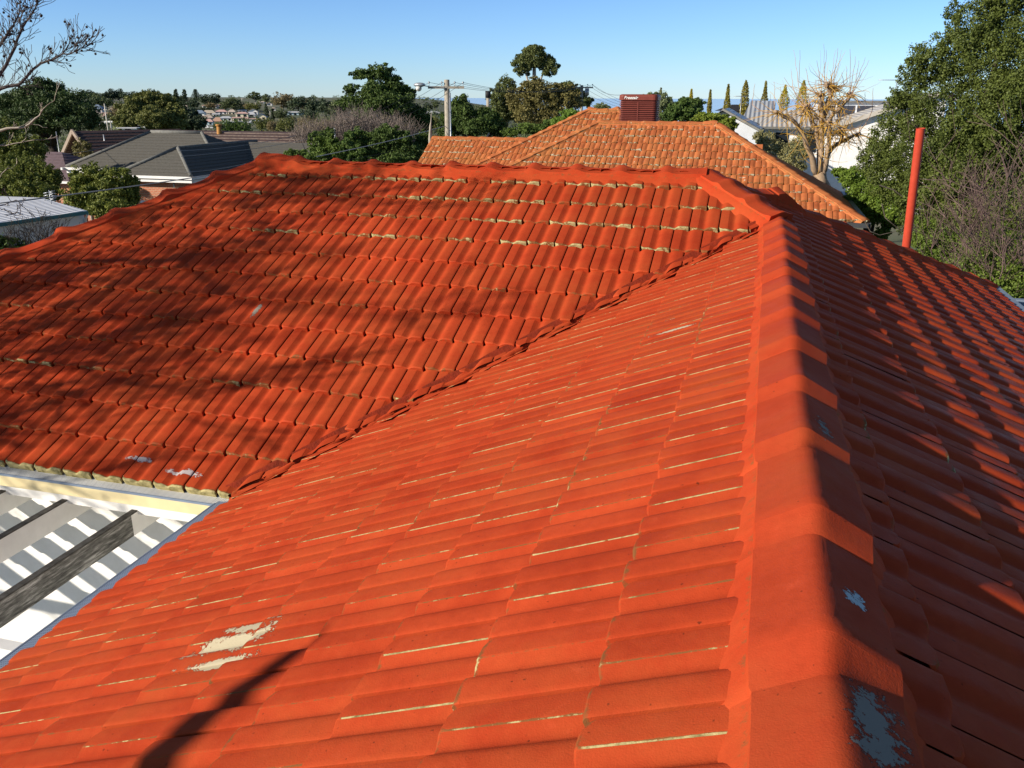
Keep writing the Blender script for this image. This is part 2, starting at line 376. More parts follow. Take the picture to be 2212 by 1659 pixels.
def capping(P, Q, lat, name, parent, mats, L=.55, seed=0, lump=.012, lipend=1, rise=.028, extra=(), crest=.07, hw=.165, bed=.06, mort=.055, soft=False):
    """overlapping ridge or hip tiles from P to Q (the overlapping collar ends towards Q) with their mortar bedding"""
    rng = random.Random(seed); P, Q = Vector(P), Vector(Q); T = (Q - P); LL = T.length; T.normalize()
    O = T.cross(Vector((0, 0, 1))).normalized(); UP = O.cross(T)
    if UP.z < 0: UP = -UP
    n = max(1, round(LL / L)); L = LL / n; mb = MB(); prev = None
    pert = [rng.uniform(-1, 1) for _ in range(n + 2)]; sway = [rng.uniform(-.008, .008) for _ in range(n + 2)]
    for i in range(n):
        prof = [(0.0, 0, 1), (.2, .12, 0), (.45, .42, 0), (.7, .85, 0), (.82, 1.0, 0), (.822, 1.0, 1), (.9, .5, 0), (.978, .06, 0)]
        if soft: prof = [(k / 11, math.exp(-((k / 11 - .86) / .15) ** 2) + math.exp(-((k / 11 + .14) / .15) ** 2) + .25 * k / 11, 0) for k in range(11)]
        for (q, b, brk) in prof:
            s = (i + q) * L
            e = sum(hh * math.exp(-((s - c0) / ww) ** 2) for (c0, ww, hh) in extra)
            bz = b * rise + pert[i] * lump * .5 + e + rng.uniform(-1, 1) * lump * .12
            side = .8 * bz
            h2 = hw + .006 * b
            sec = []
            for o_ in (-h2 - bed, -h2 - bed * .5, -h2 - .003, -h2, -.1, -.055, -.04, -.018, 0, .018, .04, .055, .1, h2, h2 + .003, h2 + bed * .5, h2 + bed):
                ao = abs(o_); pl = -lat * ao
                if ao > h2 + .01: z = pl + (mort * .8 if ao < h2 + bed * .7 else -.012) + rng.uniform(-.0015, .0015)
                elif ao > h2: z = pl + mort + .006
                elif ao == h2: z = -lat * hw + mort + .02 + side
                else:
                    ez = -lat * hw + mort + .02 + side; t = ao / h2
                    z = (crest + bz) * (1 - t) + ez * t - (.007 if ao < .01 else 0)
                sec.append(mb.vert(P + T * s + O * (o_ + sway[i]) + UP * z, .62 if ao == h2 + .003 else (.2 if ao > hw else 0)))
            if prev:
                for k in range(len(sec) - 1):
                    mb.face((prev[k], prev[k + 1], sec[k + 1], sec[k]), 1 if (k < 3 or k > 12) else 0, True)
                if brk: sec = [mb.vert(mb.v[q_], mb.w[q_]) for q_ in sec]
            else: mb.face(sec[::-1], 0)
            prev = sec
    mb.face(prev, 0)
    o = mb.build(name, mats, parent)
    try: o.data.set_sharp_from_angle(angle=R(42))
    except Exception: pass
    return o
X, Y, Z = Vector((1, 0, 0)), Vector((0, 1, 0)), Vector((0, 0, 1))
house = empty('red_tiled_house', (0, 5, 0), 'nearest house, its L-shaped roof of bright red painted tiles filling the foreground', 'house')
SW_, SE_, SF_, SB_ = Vector((1, 0, M)).normalized(), Vector((-1, 0, M)).normalized(), Vector((0, 1, M)).normalized(), Vector((0, -1, M)).normalized()
def wf_front(u, c, rng):
    if c == 0: return 1.05, 0
    r = .35
    if c in (11, 12): r = .66
    if c in (9, 10) and u > 5.0: r = .66
    if c in (3,): r = .5
    if c == 1: r = .5
    return r + rng.uniform(-.25, .2), 0
def wf_west(u, c, rng): return .3 + rng.uniform(-.1, .3), rng.choice((.45, .6, .72, .82, .9))
def wf_east(u, c, rng): return .3 + rng.uniform(-.1, .2) + (.3 if rng.random() < .07 else 0), .4
s2 = 1 / math.sqrt(2)
# front slope: eave at y = CE.y, from the left corner to the valley
xl = LR.x - (LR.y - CE.y)
tile_field(Vector((xl, CE.y, CE.z)), X, SF_, .294, .408, 0, A.x - xl + 1, 13, 3, wf_front,
           [((J.x, J.y, 0), (1, 1, 0)), ((J.x - .06, J.y + .0, 0), (1, -1, 0)), ((LR.x, LR.y, 0), (-1, 1, 0)), ((0, LR.y - .07, 0), (0, 1, 0))], M_F, 'front_roof_slope', house, hs=1.25)
# west slope of the wing: looking up (+x) the right hand side is -y
tile_field(Vector((CE.x, J.y + .12, CE.z)), -Y, SW_, .312, .418, 0, 12.5, 11, 5, wf_west,
           [((J.x - .02, J.y, 0), (-1, 1, 0)), ((J.x - .1, 0, 0), (1, 0, 0))], M_W, 'west_roof_slope', house, hs=1.4)
# east slope: eave at XE
zE = J.z - M * (XE - J.x)
ecl = [((J.x + .07, 0, 0), (-1, 0, 0)), ((0, J.y, 0), (0, 1, 0))]
e1 = tile_field(Vector((XE, -3.5, zE)), Y, SE_, .300, .40, 0, J.y + 3.5, 9, 7, wf_east, ecl, M_E, 'east_a', house)
yB = A.y + (XE - A.x)
e2 = tile_field(Vector((XE, -3.5, zE)), Y, SE_, .300, .40, J.y + 3, yB + 3.5, 11, 8, wf_east,
                [((0, J.y, 0), (0, -1, 0)), ((A.x, A.y, 0), (-1, -1, 0)), ((A.x, A.y, 0), (-1, 1, 0))], M_E, 'east_b', house)
join_obs([e1, e2], 'east_roof_slope')
yb = A.y + (A.y - CE.y)
tile_field(Vector((XE + 1, yb, CE.z)), -X, SB_, .294, .408, 0, 16, 13, 9, wf_east,
           [((A.x, A.y, 0), (1, -1, 0)), ((LR.x, LR.y, 0), (-1, -1, 0)), ((XE, 0, 0), (1, 0, 0))], M_E, 'back_roof_slope', house, low=True)
tile_field(Vector((xl, yb, CE.z)), -Y, SW_, .294, .408, 0, yb - CE.y, 13, 10, wf_east,
           [((LR.x, LR.y, 0), (1, 1, 0)), ((LR.x, LR.y, 0), (1, -1, 0))], M_E, 'end_roof_slope', house, low=True)
# under-deck so no light leaks
mb = MB(); dz = -.035
def dk(*pts): mb.poly([(p[0], p[1], p[2] + dz) for p in pts])
CEn = Vector((CE.x, -3.5, CE.z)); Jn = Vector((J.x, -3.5, J.z)); En = Vector((XE, -3.5, zE)); Ef = Vector((XE, yB, zE))
dk(CE, J, A, LR, (xl, CE.y, CE.z)); dk(CEn, Jn, J, CE); dk(En, Ef, A, J, Jn); dk(Ef, (XE, yb, zE - (yb - yB) * M), (xl, yb, CE.z), LR, A); dk(LR, (xl, yb, CE.z), (xl, CE.y, CE.z))
mb.build('roof_deck', M_DECK, house)
# valley
vd = (CE - J); mb = MB(); n = 60; rg = random.Random(4)
prev = None
ov = Vector((1, -1, 0)).normalized()        # towards the wing side
for i in range(n + 1):
    p = J + vd * (i / n) * 1.01
    sec = []
    for o_, z in ((-.13, .05), (-.115, .05), (-.07, .012), (0, .0), (.06, .012), (.11, .05)):
        sec.append(mb.vert(p + ov * (o_ + rg.uniform(-.006, .006)) + Z * (z + (abs(o_) * M * .70) + rg.uniform(-.004, .004))))
    if prev:
        for k in range(5): mb.face((prev[k], sec[k], sec[k + 1], prev[k + 1]), 0, True)
    prev = sec
mb.build('valley_gutter', M_VAL, house)
mb = MB(); prev = None; n = 150                      # painted mortar along the cut tiles
for i in range(n + 1):
    p = J + vd * (i / n) + Vector((-.05, .0, 0)); sec = []
    wob = rg.uniform(-.010, .010) + .012 * math.sin(i * .55)
    for o_, z in ((-.05, .012), (-.03, .030), (-.008, .034), (.004, .008), (.012, -.02)):
        sec.append(mb.vert(p + ov * (o_ + wob) + Z * (z + max(0, -o_) * M * .7 + rg.uniform(-.005, .005)), .2 + .35 * (rg.random() < .3)))
    if prev:
        for k in range(4): mb.face((prev[k], sec[k], sec[k + 1], prev[k + 1]), 0, True)
    prev = sec
mb.build('valley_bedding', M_BED, house)
# ridge and hip cappings
capping(J + Vector((0, .0, 0)), Vector((J.x, -3.43, J.z)), M, 'wing_ridge_capping', house, [M_CAP, M_BED], L=.6288, seed=3, lump=.006, rise=.034, bed=.075, hw=.155, crest=.077, mort=.045, extra=((7.74, .07, .035),))
capping(A, LR, M, 'main_ridge_capping', house, [M_CAP, M_BED], L=.53, seed=5, lump=.012, rise=.04, hw=.15, bed=.13, mort=.066, soft=True, extra=((.05, .3, .03), (5.35, .28, .08)))
capping(A + Vector((0, 0, .015)), J + Vector((.03, -.03, -.0)), M * .707, 'front_hip_capping', house, [M_CAP, M_BED], L=.42, seed=6, lump=.012, rise=.035, hw=.15, bed=.11, mort=.062, soft=True)
kb = (A.z - zE) / M
hipB = A + Vector((kb, kb, -kb * M))
kbump = next((k for k in [i * .02 for i in range(200)] if proj(A + Vector((k, k, -k * M)))[0] > 1668), 1)
capping(A, hipB, M * .707, 'back_hip_capping', house, [M_CAP, M_BED], L=.5, seed=7, lump=.025, rise=.03, extra=((kbump * math.sqrt(2 + M * M), .17, .12),))
capping(LR, Vector((xl, CE.y, CE.z)), M * .707, 'left_hip_capping', house, [M_CAP, M_BED], L=.62, seed=9, lump=.015, rise=.05, bed=.11, soft=True)
capping(LR, Vector((xl, yb, CE.z)), M * .707, 'rear_hip_capping', house, [M_CAP, M_BED], L=.62, seed=10, lump=.02, rise=.035)
# gutters -----------------------------------------------------------
mp, nt, N, L, bs = nodes('leaf guard mesh')
tc = N.new('ShaderNodeTexCoord'); tc.name = 'TC'
def dots(nt, pitch):
    N = nt.nodes; sx = N.new('ShaderNodeSeparateXYZ'); nt.links.new(tc_.outputs['Object'], sx.inputs[0])
    a = mth(nt, 'SINE', mth(nt, 'MULTIPLY', mth(nt, 'ADD', sx.outputs[0], sx.outputs[1]), 2 * math.pi / pitch))
    b = mth(nt, 'SINE', mth(nt, 'MULTIPLY', mth(nt, 'SUBTRACT', sx.outputs[0], sx.outputs[1]), 2 * math.pi / pitch))
    return mth(nt, 'MULTIPLY', a, b)
tc_ = tc
L.new(ramp(nt, dots(nt, .026), [(.0, (.62, .63, .62)), (.35, (.05, .06, .06))]), bs.inputs['Base Color']); bs.inputs['Roughness'].default_value = .5
mp2, nt, N, L, bs = nodes('blue leaf guard mesh'); tc_ = N.new('ShaderNodeTexCoord')
L.new(ramp(nt, dots(nt, .03), [(.3, (.22, .28, .38)), (.45, (.02, .025, .04))]), bs.inputs['Base Color']); bs.inputs['Roughness'].default_value = .45
yg = CE.y; zg = CE.z - .03
gut = empty_g = None
mb = MB()
mb.poly([(xl, yg + .05, zg + .03), (CE.x - .07, yg + .05, zg + .03), (CE.x - .07, yg - .075, zg), (xl, yg - .075, zg)][::-1], 0)
mb.box(((xl + CE.x - .07) / 2, yg - .082, zg - .004), (CE.x - .07 - xl, .014, .018), 1)
mb.box(((xl + CE.x - .075) / 2, yg - .078, zg - .062), (CE.x - .075 - xl, .012, .095), 2)
mb.box(((xl + CE.x - .075) / 2, yg - .01, zg - .10), (CE.x - .075 - xl, .11, .01), 2)
mb.build('front_gutter', [mp, M_BLUEG, M_CREAM], house)
mb = MB()
mb.poly([(CE.x + .05, yg - .05, zg + .035), (CE.x + .05, -3.5, zg + .035), (CE.x - .135, -3.5, zg + .018), (CE.x - .135, yg - .05, zg + .018)], 0)
mb.box((CE.x - .141, (yg - .09 - 3.5) / 2, zg + .008), (.012, yg - .09 + 3.5, .024), 1)
mb.box((CE.x - .137, (yg - .09 - 3.5) / 2, zg - .065), (.01, yg - .09 + 3.5, .09), 2)
mb.build('west_gutter', [mp2, M_BLUEG, M_WHITE], house)
mb = MB()
mb.box((XE + .06, (yB - 3.5) / 2, zE - .03), (.12, yB + 3.5, .1), 0)
mb.box((0, yb + .06, CE.z - .04), (XE - xl, .12, .1), 0)
mb.build('rear_gutter', M_BLUEG, house)
# white fascia / ledger and weatherboard wall
mb = MB(); mb.box(((xl + CE.x) / 2 + .1, yg + .02, zg - .17), (CE.x - xl + .2, .05, .13)); mb.build('fascia_board', M_WHITE, house)
yw = yg + .36; xr_w = CE.x + .36
mb = MB(); z = -.1; k = 0
while z < zg - .1:
    mb.poly([(xl + .4, yw - .018, z), (xr_w, yw - .018, z), (xr_w, yw, z + .17), (xl + .4, yw, z + .17)]); mb.poly([(xl + .4, yw - .018, z), (xl + .4, yw, z), (xr_w, yw, z), (xr_w, yw - .018, z)])
    z += .17
z = -.1
while z < zg - .1:
    mb.poly([(xr_w - .018, yw, z), (xr_w - .018, -3.3, z), (xr_w, -3.3, z + .17), (xr_w, yw, z + .17)]); z += .17
mb.box((XE - .2, (yB - 3.8) / 2, 1.4), (.2, yB + 3, 2.8)); mb.box(((xl + XE) / 2, yb - .5, 1.4), (XE - xl - .8, .2, 2.8)); mb.box((xl + .45, (CE.y + yb) / 2, 1.3), (.2, yb - CE.y - .8, 2.6))
mb.box(((xr_w + XE) / 2, -3.3, 1.3), (XE - xr_w, .2, 2.6))
mb.build('weatherboard_wall', M_WHITE, house)
mb = MB(); mb.box(((xl + CE.x) / 2, yg + .2, zg - .245), (CE.x - xl, .34, .015)); mb.build('eave_lining', M_WHITE, house)
# flue
r_, w_ = ray(1955, 545)
fl0 = at(1956, 545, 13.9); fl1 = at(1989, 277, 13.75)
mb = MB(); ax = (fl1 - fl0)
mb.tube([fl0 - ax * .35, fl1], .066, 20, 0, cap=False)
mb.tube([fl1 - ax * .004, fl1], [.068, .068], 20, 0, cap=False)
mb.tube([fl1 - ax * .05, fl1 - ax * .049], [.066, .01], 20, 1, cap=True)
o = mb.build('flue_pipe', [M_PIPE, M_BLACK], house); o['label'] = 'tall round red painted flue pipe rising behind the right hip'
# pergola ------------------------------------------------------------
perg = empty('pergola', (CE.x - 2.5, yg - .8, 0), 'white painted pergola with weathered dark-topped rafters beside the weatherboard wall at lower left', 'pergola')
zr = ZC - 1.2 * 2.68
for k in range(10):
    xx = -4.03 * 1.2 + .105 - k * .64 + .0
    if k == 0: xx = -4.68
    mb = MB(); rg = random.Random(k)
    y0, y1 = yw - .02, yw - 1.95
    ys = y0 - .42 if k == 0 else y1 + .02
    mb.box((xx, (y0 + ys) / 2, zr - .0975), (.05, y0 - ys, .185), 0); mb.box((xx, (ys + y1) / 2, zr - .0975), (.05, ys - y1, .185), 1)
    o = mb.build('rafter', [M_WHITE, M_WOODS], perg)
    mb = MB(); mb.box((xx, (y0 + y1) / 2, zr + .0), (.054, y0 - y1 + .005, .012), 0)
    mb.build('weathered_top', M_WOODW, o)
    o['label'] = 'pergola rafter, white sides peeling, black weathered top'
mb = MB(); mb.box((CE.x - 3.2, yw - 1.95, zr - .2), (6.2, .09, .1)); mb.build('beam', M_WHITE, perg)
for xx in (CE.x - 6.0, CE.x - .5):
    mb = MB(); mb.box((xx, yw - 1.95, (zr - .25) / 2), (.09, .09, zr - .25)); mb.build('post', M_WHITE, perg)

# ================================================================== foliage tools
rs = np.random.RandomState(7)
def quads_mesh(name, co):
    """co: (n,4,3) array of leaf quads"""
    n = len(co); me = bpy.data.meshes.new(name)
    me.vertices.add(4 * n); me.vertices.foreach_set('co', co.reshape(-1).astype('f4'))
    me.loops.add(4 * n); me.loops.foreach_set('vertex_index', np.arange(4 * n, dtype='i4'))
    me.polygons.add(n); me.polygons.foreach_set('loop_start', np.arange(0, 4 * n, 4, dtype='i4'))
    me.update(calc_edges=True); me.validate(); return me
def unit(n):
    v = rs.normal(size=(n, 3)); return v / np.linalg.norm(v, axis=1)[:, None]
def leaf_quads(P, outw, size, aspect=.5, flat=.5):
    n = len(P); N_ = unit(n) * (1 - flat) + outw * flat; N_ /= np.linalg.norm(N_, axis=1)[:, None] + 1e-9
    a = np.cross(N_, unit(n)); a /= np.linalg.norm(a, axis=1)[:, None] + 1e-9; b = np.cross(N_, a)
    s = size * rs.uniform(.6, 1.35, n)[:, None]
    a = a * s * .5; b = b * s * .5 * aspect
    return np.stack([P + a, P + b, P - a, P - b], axis=1)
def lobes_to_leaves(lobes, n, size, clump=.28, nclump=26, aspect=.55, shell=(.55, 1.0), flat=.45, drop=0, core=.25):
    """lobes: (x, y, z, rx, ry, rz); leaves gather in clumps near each lobe's surface"""
    vol = np.array([l[3] * l[5] for l in lobes]); cnt = (n * vol / vol.sum()).astype(int) + 10; out = []
    for l, c in zip(lobes, cnt):
        c0 = np.array(l[:3]); r = np.array(l[3:6]); k = nclump
        d = unit(k); rad = rs.uniform(shell[0], shell[1], k)[:, None]
        cc = c0 + d * r * rad; wts = rs.uniform(.3, 1.6, k); wts /= wts.sum()
        pick = rs.choice(k, c, p=wts); cr = clump * rs.uniform(.6, 1.35, k)[pick][:, None]
        off = unit(c) * (rs.uniform(0, 1, c) ** .5)[:, None]
        P = cc[pick] + off * r * cr
        if drop: P[:, 2] -= rs.exponential(drop, c)
        ncore = int(c * core)
        P[:ncore] = c0 + unit(ncore) * r * (rs.uniform(0, 1, ncore) ** .4)[:, None] * .8
        o = off * .7 + (P - c0) / r * .6; o[:, 2] += .25; o /= np.linalg.norm(o, axis=1)[:, None] + 1e-9
        out.append(leaf_quads(P, o, size, aspect, flat))
    return np.concatenate(out)
def pxlobes(L, d0=None):
    """(px, py, dist, radius px[, vertical radius px]) -> world lobes"""
    out = []
    for l in L:
        d = l[2] if d0 is None else d0 + l[2]
        p = at(l[0], l[1], d); zc = (p - Vector((0, 0, ZC))).length * .985; m = zc / FPX
        rx = l[3] * m; rz = (l[4] if len(l) > 4 else l[3]) * m; out.append((p.x, p.y, p.z, rx, rx * .9, rz))
    return out
def tree(name, label, lobes, n, size, leafmat, cat='tree', bark=None, trunk=None, tr=.2, group=None, limbs=4, **kw):
    cx = sum(l[0] * l[3] for l in lobes) / sum(l[3] for l in lobes); cy = sum(l[1] * l[3] for l in lobes) / sum(l[3] for l in lobes)
    if trunk: cx, cy = trunk
    zg_ = gz(cx, cy)
    e = empty(name, (cx, cy, zg_), label, cat, group)
    kw.setdefault('nclump', 60); kw.setdefault('clump', .2)
    link('crown', quads_mesh('crown', lobes_to_leaves(lobes, int(n * 1.7), size * .74, **kw)), leafmat, e)
    mb = MB(); rg = random.Random(len(lobes) + n); big = sorted(lobes, key=lambda l: -l[3])[:limbs + 2]
    zf = min(l[2] for l in lobes); zf = zg_ + (zf - zg_) * .7
    mb.tube([(cx, cy, zg_ - .3), (cx + tr * .4, cy, zg_ + (zf - zg_) * .5), (cx, cy, zf)], [tr * 1.2, tr, tr * .8], 7)
    for l in big:
        m_ = ((cx + l[0]) / 2 + rg.uniform(-.2, .2), (cy + l[1]) / 2, (zf + l[2]) / 2 + .1 * l[5])
        mb.tube([(cx, cy, zf - .2), m_, (l[0], l[1], l[2] + l[5] * .4)], [tr * .6, tr * .4, tr * .15], 5)
    mb.build('trunk', bark or M_BARKD, e)
    return e
def grow(mb, p, d, ln, r, depth, rg, tips=None, spread=.6, up=.12, kids=(2, 3), n=4, minr=.006, shrink=.72):
    d = d.normalized(); q = p; pts = [p]; k = 3
    for i in range(k):
        d = (d + Vector((rg.uniform(-1, 1), rg.uniform(-1, 1), rg.uniform(-1, 1) + up)) * .16).normalized()
        q = q + d * (ln / k); pts.append(q)
    r2 = max(minr, r * .62)
    mb.tube(pts, [r + (r2 - r) * i / k for i in range(k + 1)], n if r > .03 else 3, 0, cap=False)
    if depth <= 0:
        if tips is not None: tips.append(q)
        return
    for i in range(rg.randint(*kids)):
        base = pts[rg.choice((2, 3, 3))] if i else q
        nd = (d + Vector((rg.uniform(-1, 1), rg.uniform(-1, 1), rg.uniform(-.8, 1))) * spread).normalized()
        grow(mb, base, nd, ln * rg.uniform(.6, .85) * (shrink / .72), r2 * rg.uniform(.75, 1), depth - 1, rg, tips, spread, up, kids, n, minr, shrink)
def pline(pts, d):
    return [at(x, y, d + (z[0] if z else 0)) for (x, y, *z) in pts]
def densify(pts, k, rg, j):
    out = []
    for a, b in zip(pts[:-1], pts[1:]):
        for i in range(k): out.append(a.lerp(b, i / k) + Vector((rg.uniform(-j, j), rg.uniform(-j, j), rg.uniform(-j, j))) * (1 if i else 0))
    out.append(pts[-1]); return out

LF_DARK = leafm('dark conifer foliage', (.012, .022, .010), (.028, .045, .018), (.045, .07, .025), 1.2, .12)
LF_OLIVE = leafm('olive foliage', (.05, .06, .022), (.085, .09, .035), (.12, .125, .05), .5)
LF_GREEN = leafm('green foliage', (.025, .048, .014), (.055, .085, .022), (.10, .14, .035), .8)
LF_MID = leafm('mid green foliage', (.02, .042, .014), (.045, .075, .022), (.08, .12, .035), .7)
LF_DEEP = leafm('deep green foliage', (.016, .032, .010), (.034, .056, .016), (.06, .09, .026), .9, .15, .45)
LF_BRIGHT = leafm('bright green foliage', (.05, .10, .018), (.09, .15, .03), (.15, .21, .05), .8)
LF_GUM = leafm('gum foliage', (.035, .050, .022), (.065, .078, .034), (.10, .11, .05), .5)
LF_GUMB = leafm('brownish gum foliage', (.06, .056, .026), (.095, .086, .038), (.14, .12, .055), .5)
LF_CYP = leafm('yellow green cypress foliage', (.12, .11, .016), (.20, .17, .022), (.28, .23, .035), 1.5, .2)
LF_CYPD = leafm('cypress foliage', (.07, .065, .02), (.12, .11, .025), (.17, .14, .035), 1.5, .2)
LF_BIG = leafm('glossy small leaves', (.020, .032, .009), (.044, .058, .015), (.085, .105, .03), .7, .2, .35)
LF_LOW = leafm('brighter small leaves', (.028, .048, .010), (.06, .088, .018), (.11, .15, .035), .8)
LF_FAR = leafm('far tree foliage', (.035, .05, .035), (.06, .075, .045), (.085, .10, .055), .08)
LF_FARD = leafm('far dark foliage', (.016, .028, .022), (.03, .042, .03), (.045, .06, .04), .08, .1)
LF_FARB = leafm('far brown foliage', (.09, .075, .055), (.13, .105, .075), (.16, .13, .09), .08)

# ================================================================== neighbouring orange tiled house
nb = empty('orange_tiled_house', (0, 26, gz(0, 26)), 'neighbouring house behind the red roof ridge, weathered orange terracotta tiled roof with pale lichen', 'house')
MN = .55; NC = Vector((2.53, 22.03, 3.0)); NR = Vector((-1.29, 25.85, 5.1)); NL = Vector((-4.72, 25.85, 5.1))
SN = Vector((0, 1, MN)).normalized()
def wn0(u, c, rng): return .4 + rng.uniform(0, .4), .1
xnl = NL.x - 3.82
PN = [(u, h * 1.35) for u, h in PROF[::2]] + [(PROF[-1][0], -.014)]
tile_field(Vector((xnl, NC.y, NC.z)), X, SN, .295, .36, 0, NC.x - xnl + .3, 13, 21, wn0, [((NR.x, NR.y, 0), (1, 1, 0)), ((NL.x, NL.y, 0), (-1, 1, 0)), ((0, NL.y - .05, 0), (0, 1, 0))], M_TERRA, 'front_roof', nb, prof=PN, thick=.034)
RR = Vector((-5.8, 29.85, 5.39)); RR2 = Vector((-4.7, 29.85, 5.39)); yWr = 28.2; zWr = RR.z - MN * (RR.y - yWr); xWl = -13.0
for i in range(400):
    if proj((xWl, yWr, zWr))[0] > 933: break
    xWl += .02
yP = RR.y - (RR.z - 3.0) / MN
pa = tile_field(Vector((xWl, yP, 3.0)), X, SN, .295, .36, 0, 11, 14, 22, wn0, [((0, yWr - .02, 0), (0, 1, 0)), ((xWl, 0, 0), (-1, 0, 0)), ((-3.5, 0, 0), (1, 0, 0)),], M_TERRA, 'wing_a', nb, prof=PN, thick=.034)
pb = tile_field(Vector((xWl, yP, 3.0)), X, SN, .295, .36, 0, 11, 14, 22, wn0, [((0, yWr - .02, 0), (0, -1, 0)), ((RR.x, RR.y, 0), (-1, 1, 0)), ((RR2.x, RR2.y, 0), (1, 1, 0)), ((0, RR.y - .05, 0), (0, 1, 0))], M_TERRA, 'wing_b', nb, prof=PN, thick=.034)
join_obs([pa, pb], 'wing_roof')
mb = MB()
NRb = Vector((NC.x, NC.y + 2 * 3.82, 3.0))
def under(*pts, m=0): mb.poly([(p[0], p[1], p[2] - .03) for p in pts], m)
under(NC, NR, NL, (xnl, NC.y, 3.0)); under(NC, NRb, NR); under(NR, NRb, (xnl, NRb.y, 3.0), NL); under((xnl, NC.y, 3.0), NL, (xnl, NRb.y, 3.0))
k_ = RR.y - yP
under((xWl, yP, 3), (0, yP, 3), (0, yWr, zWr), (xWl, yWr, zWr)); under((xWl, yWr, zWr), (RR.x - (RR.y - yWr), yWr, zWr), (RR.x - (RR.y - yWr), yWr + (yWr - yP), 3.0), (xWl, yWr + (yWr - yP), 3.0))
under((RR.x - k_, yP, 3), (RR2.x + k_, yP, 3), RR2, RR); under((RR.x - k_, RR.y + k_, 3), RR, RR2, (RR2.x + k_, RR.y + k_, 3)); under((RR.x - k_, yP, 3), RR, (RR.x - k_, RR.y + k_, 3)); under((RR2.x + k_, yP, 3), (RR2.x + k_, RR.y + k_, 3), RR2)
mb.build('rear_roof', M_TERRACAP, nb)
CK = dict(L=.42, lump=.006, rise=.02, crest=.06, hw=.13, bed=.06, mort=.06)
capping(NR, NL, MN, 'ridge_capping', nb, [M_TERRACAP, M_TERRACAP], seed=31, extra=((.1, .15, .05), (3.35, .15, .05)), **CK)
capping(NR, NC, MN * .707, 'hip_capping', nb, [M_TERRACAP, M_TERRACAP], seed=32, **CK)
capping(NL, Vector((xnl, NC.y, 3.0)), MN * .707, 'hip_capping', nb, [M_TERRACAP, M_TERRACAP], seed=33, **CK)
capping(RR, RR2, MN, 'ridge_capping', nb, [M_TERRACAP, M_TERRACAP], seed=34, extra=((.05, .15, .06), (1.0, .15, .06)), **CK)
capping(RR, Vector((RR.x - k_, yP, 3)), MN * .707, 'hip_capping', nb, [M_TERRACAP, M_TERRACAP], seed=35, **CK)
capping(RR2, Vector((RR2.x + k_, yP, 3)), MN * .707, 'hip_capping', nb, [M_TERRACAP, M_TERRACAP], seed=36, **CK)
capping(Vector((RR.x - (RR.y - yWr), yWr, zWr)), Vector((xWl, yWr, zWr)), MN, 'ridge_capping', nb, [M_TERRACAP, M_TERRACAP], seed=37, **CK)
mb = MB()
mb.box(((xnl + NC.x) / 2, NC.y - .05, 2.93), (NC.x - xnl + .1, .12, .11)); mb.box((NC.x + .06, (NC.y + NRb.y) / 2, 2.93), (.12, NRb.y - NC.y, .11)); mb.box((xWl / 2, yP - .05, 2.93), (-xWl, .12, .1))
mb.build('gutter', simple('charcoal gutter', (.06, .065, .07), rough=.4), nb)
mb = MB()
mb.box(((xnl + NC.x) / 2, (NC.y + NRb.y) / 2, 1.2), (NC.x - xnl - .9, NRb.y - NC.y - .9, 3.3)); mb.box((xWl / 2 - 1, (yP + yWr + 2.4) / 2, 1.2), (-xWl - 2.6, 4, 3.3))
mb.build('wall', M_CREAM, nb)
# evaporative cooler
cp_ = at(1381, 262, 27.2); cw, cd, chh = 1.16, 1.0, .90; cz0 = cp_.z - .12
M_C = empty('evaporative_cooler', (cp_.x, cp_.y, cz0), 'maroon box-shaped evaporative cooler with ribbed sides and white brand lettering on the orange roof', 'air cooler')
def rbox(mb, cx, cy, w, d, z0, z1, r=.1, m=0, top=0):
    ring = []
    for (sx, sy, a0) in ((1, 1, 0), (-1, 1, 90), (-1, -1, 180), (1, -1, 270)):
        for k in range(5):
            a = R(a0 + k * 22.5); ring.append((cx + sx * (w / 2 - r) + r * math.cos(a), cy + sy * (d / 2 - r) + r * math.sin(a)))
    lv = [(z0, 1), (z1 - top, 1)] + ([(z1 - top * .5, .985), (z1 - top * .15, .95), (z1, .88)] if top else [])
    rows = [[mb.vert((cx + (x - cx) * s_, cy + (y - cy) * s_, z)) for x, y in ring] for z, s_ in lv]; n = len(ring)
    for a, b in zip(rows[:-1], rows[1:]):
        for k in range(n): mb.face((a[k], a[(k + 1) % n], b[(k + 1) % n], b[k]), m)
    mb.face(rows[-1], m); mb.face(rows[0][::-1], m)
mb = MB(); rbox(mb, cp_.x, cp_.y, cw, cd, cz0 + chh - .17, cz0 + chh, .13, 0, .07); mb.build('lid', M_COOL, M_C)
mb = MB(); rbox(mb, cp_.x, cp_.y, cw - .10, cd - .10, cz0, cz0 + chh - .16, .1); mb.build('filter_panel', M_COOLD, M_C)
mb = MB(); nr = 13
for i in range(nr):
    z = cz0 + .02 + i * (chh - .2) / nr; rbox(mb, cp_.x, cp_.y, cw - .03, cd - .03, z, z + .026, .11)
mb.box((cp_.x, cp_.y - cd / 2 + .018, cz0 + .34), (.03, .02, .68))
mb.build('louvre', M_COOL, M_C)
tc_ = bpy.data.curves.new('lettering', 'FONT'); tc_.body = 'Breezair'; tc_.size = .115; tc_.extrude = .004; tc_.shear = .25; tc_.offset = .003; tc_.space_character = 1.05
to = bpy.data.objects.new('tmp', tc_); col.objects.link(to); bpy.context.view_layer.update()
tm = bpy.data.meshes.new_from_object(to.evaluated_get(bpy.context.evaluated_depsgraph_get())); bpy.data.objects.remove(to)
for v in tm.vertices: v.co = Vector((cp_.x - .42 + v.co.x * 1.0, cp_.y - cd / 2 - .004 + v.co.z * -1, cz0 + chh - .135 + v.co.y))
link('lettering', tm, M_TXT, M_C)
# chimney-free antenna bits live with their houses below

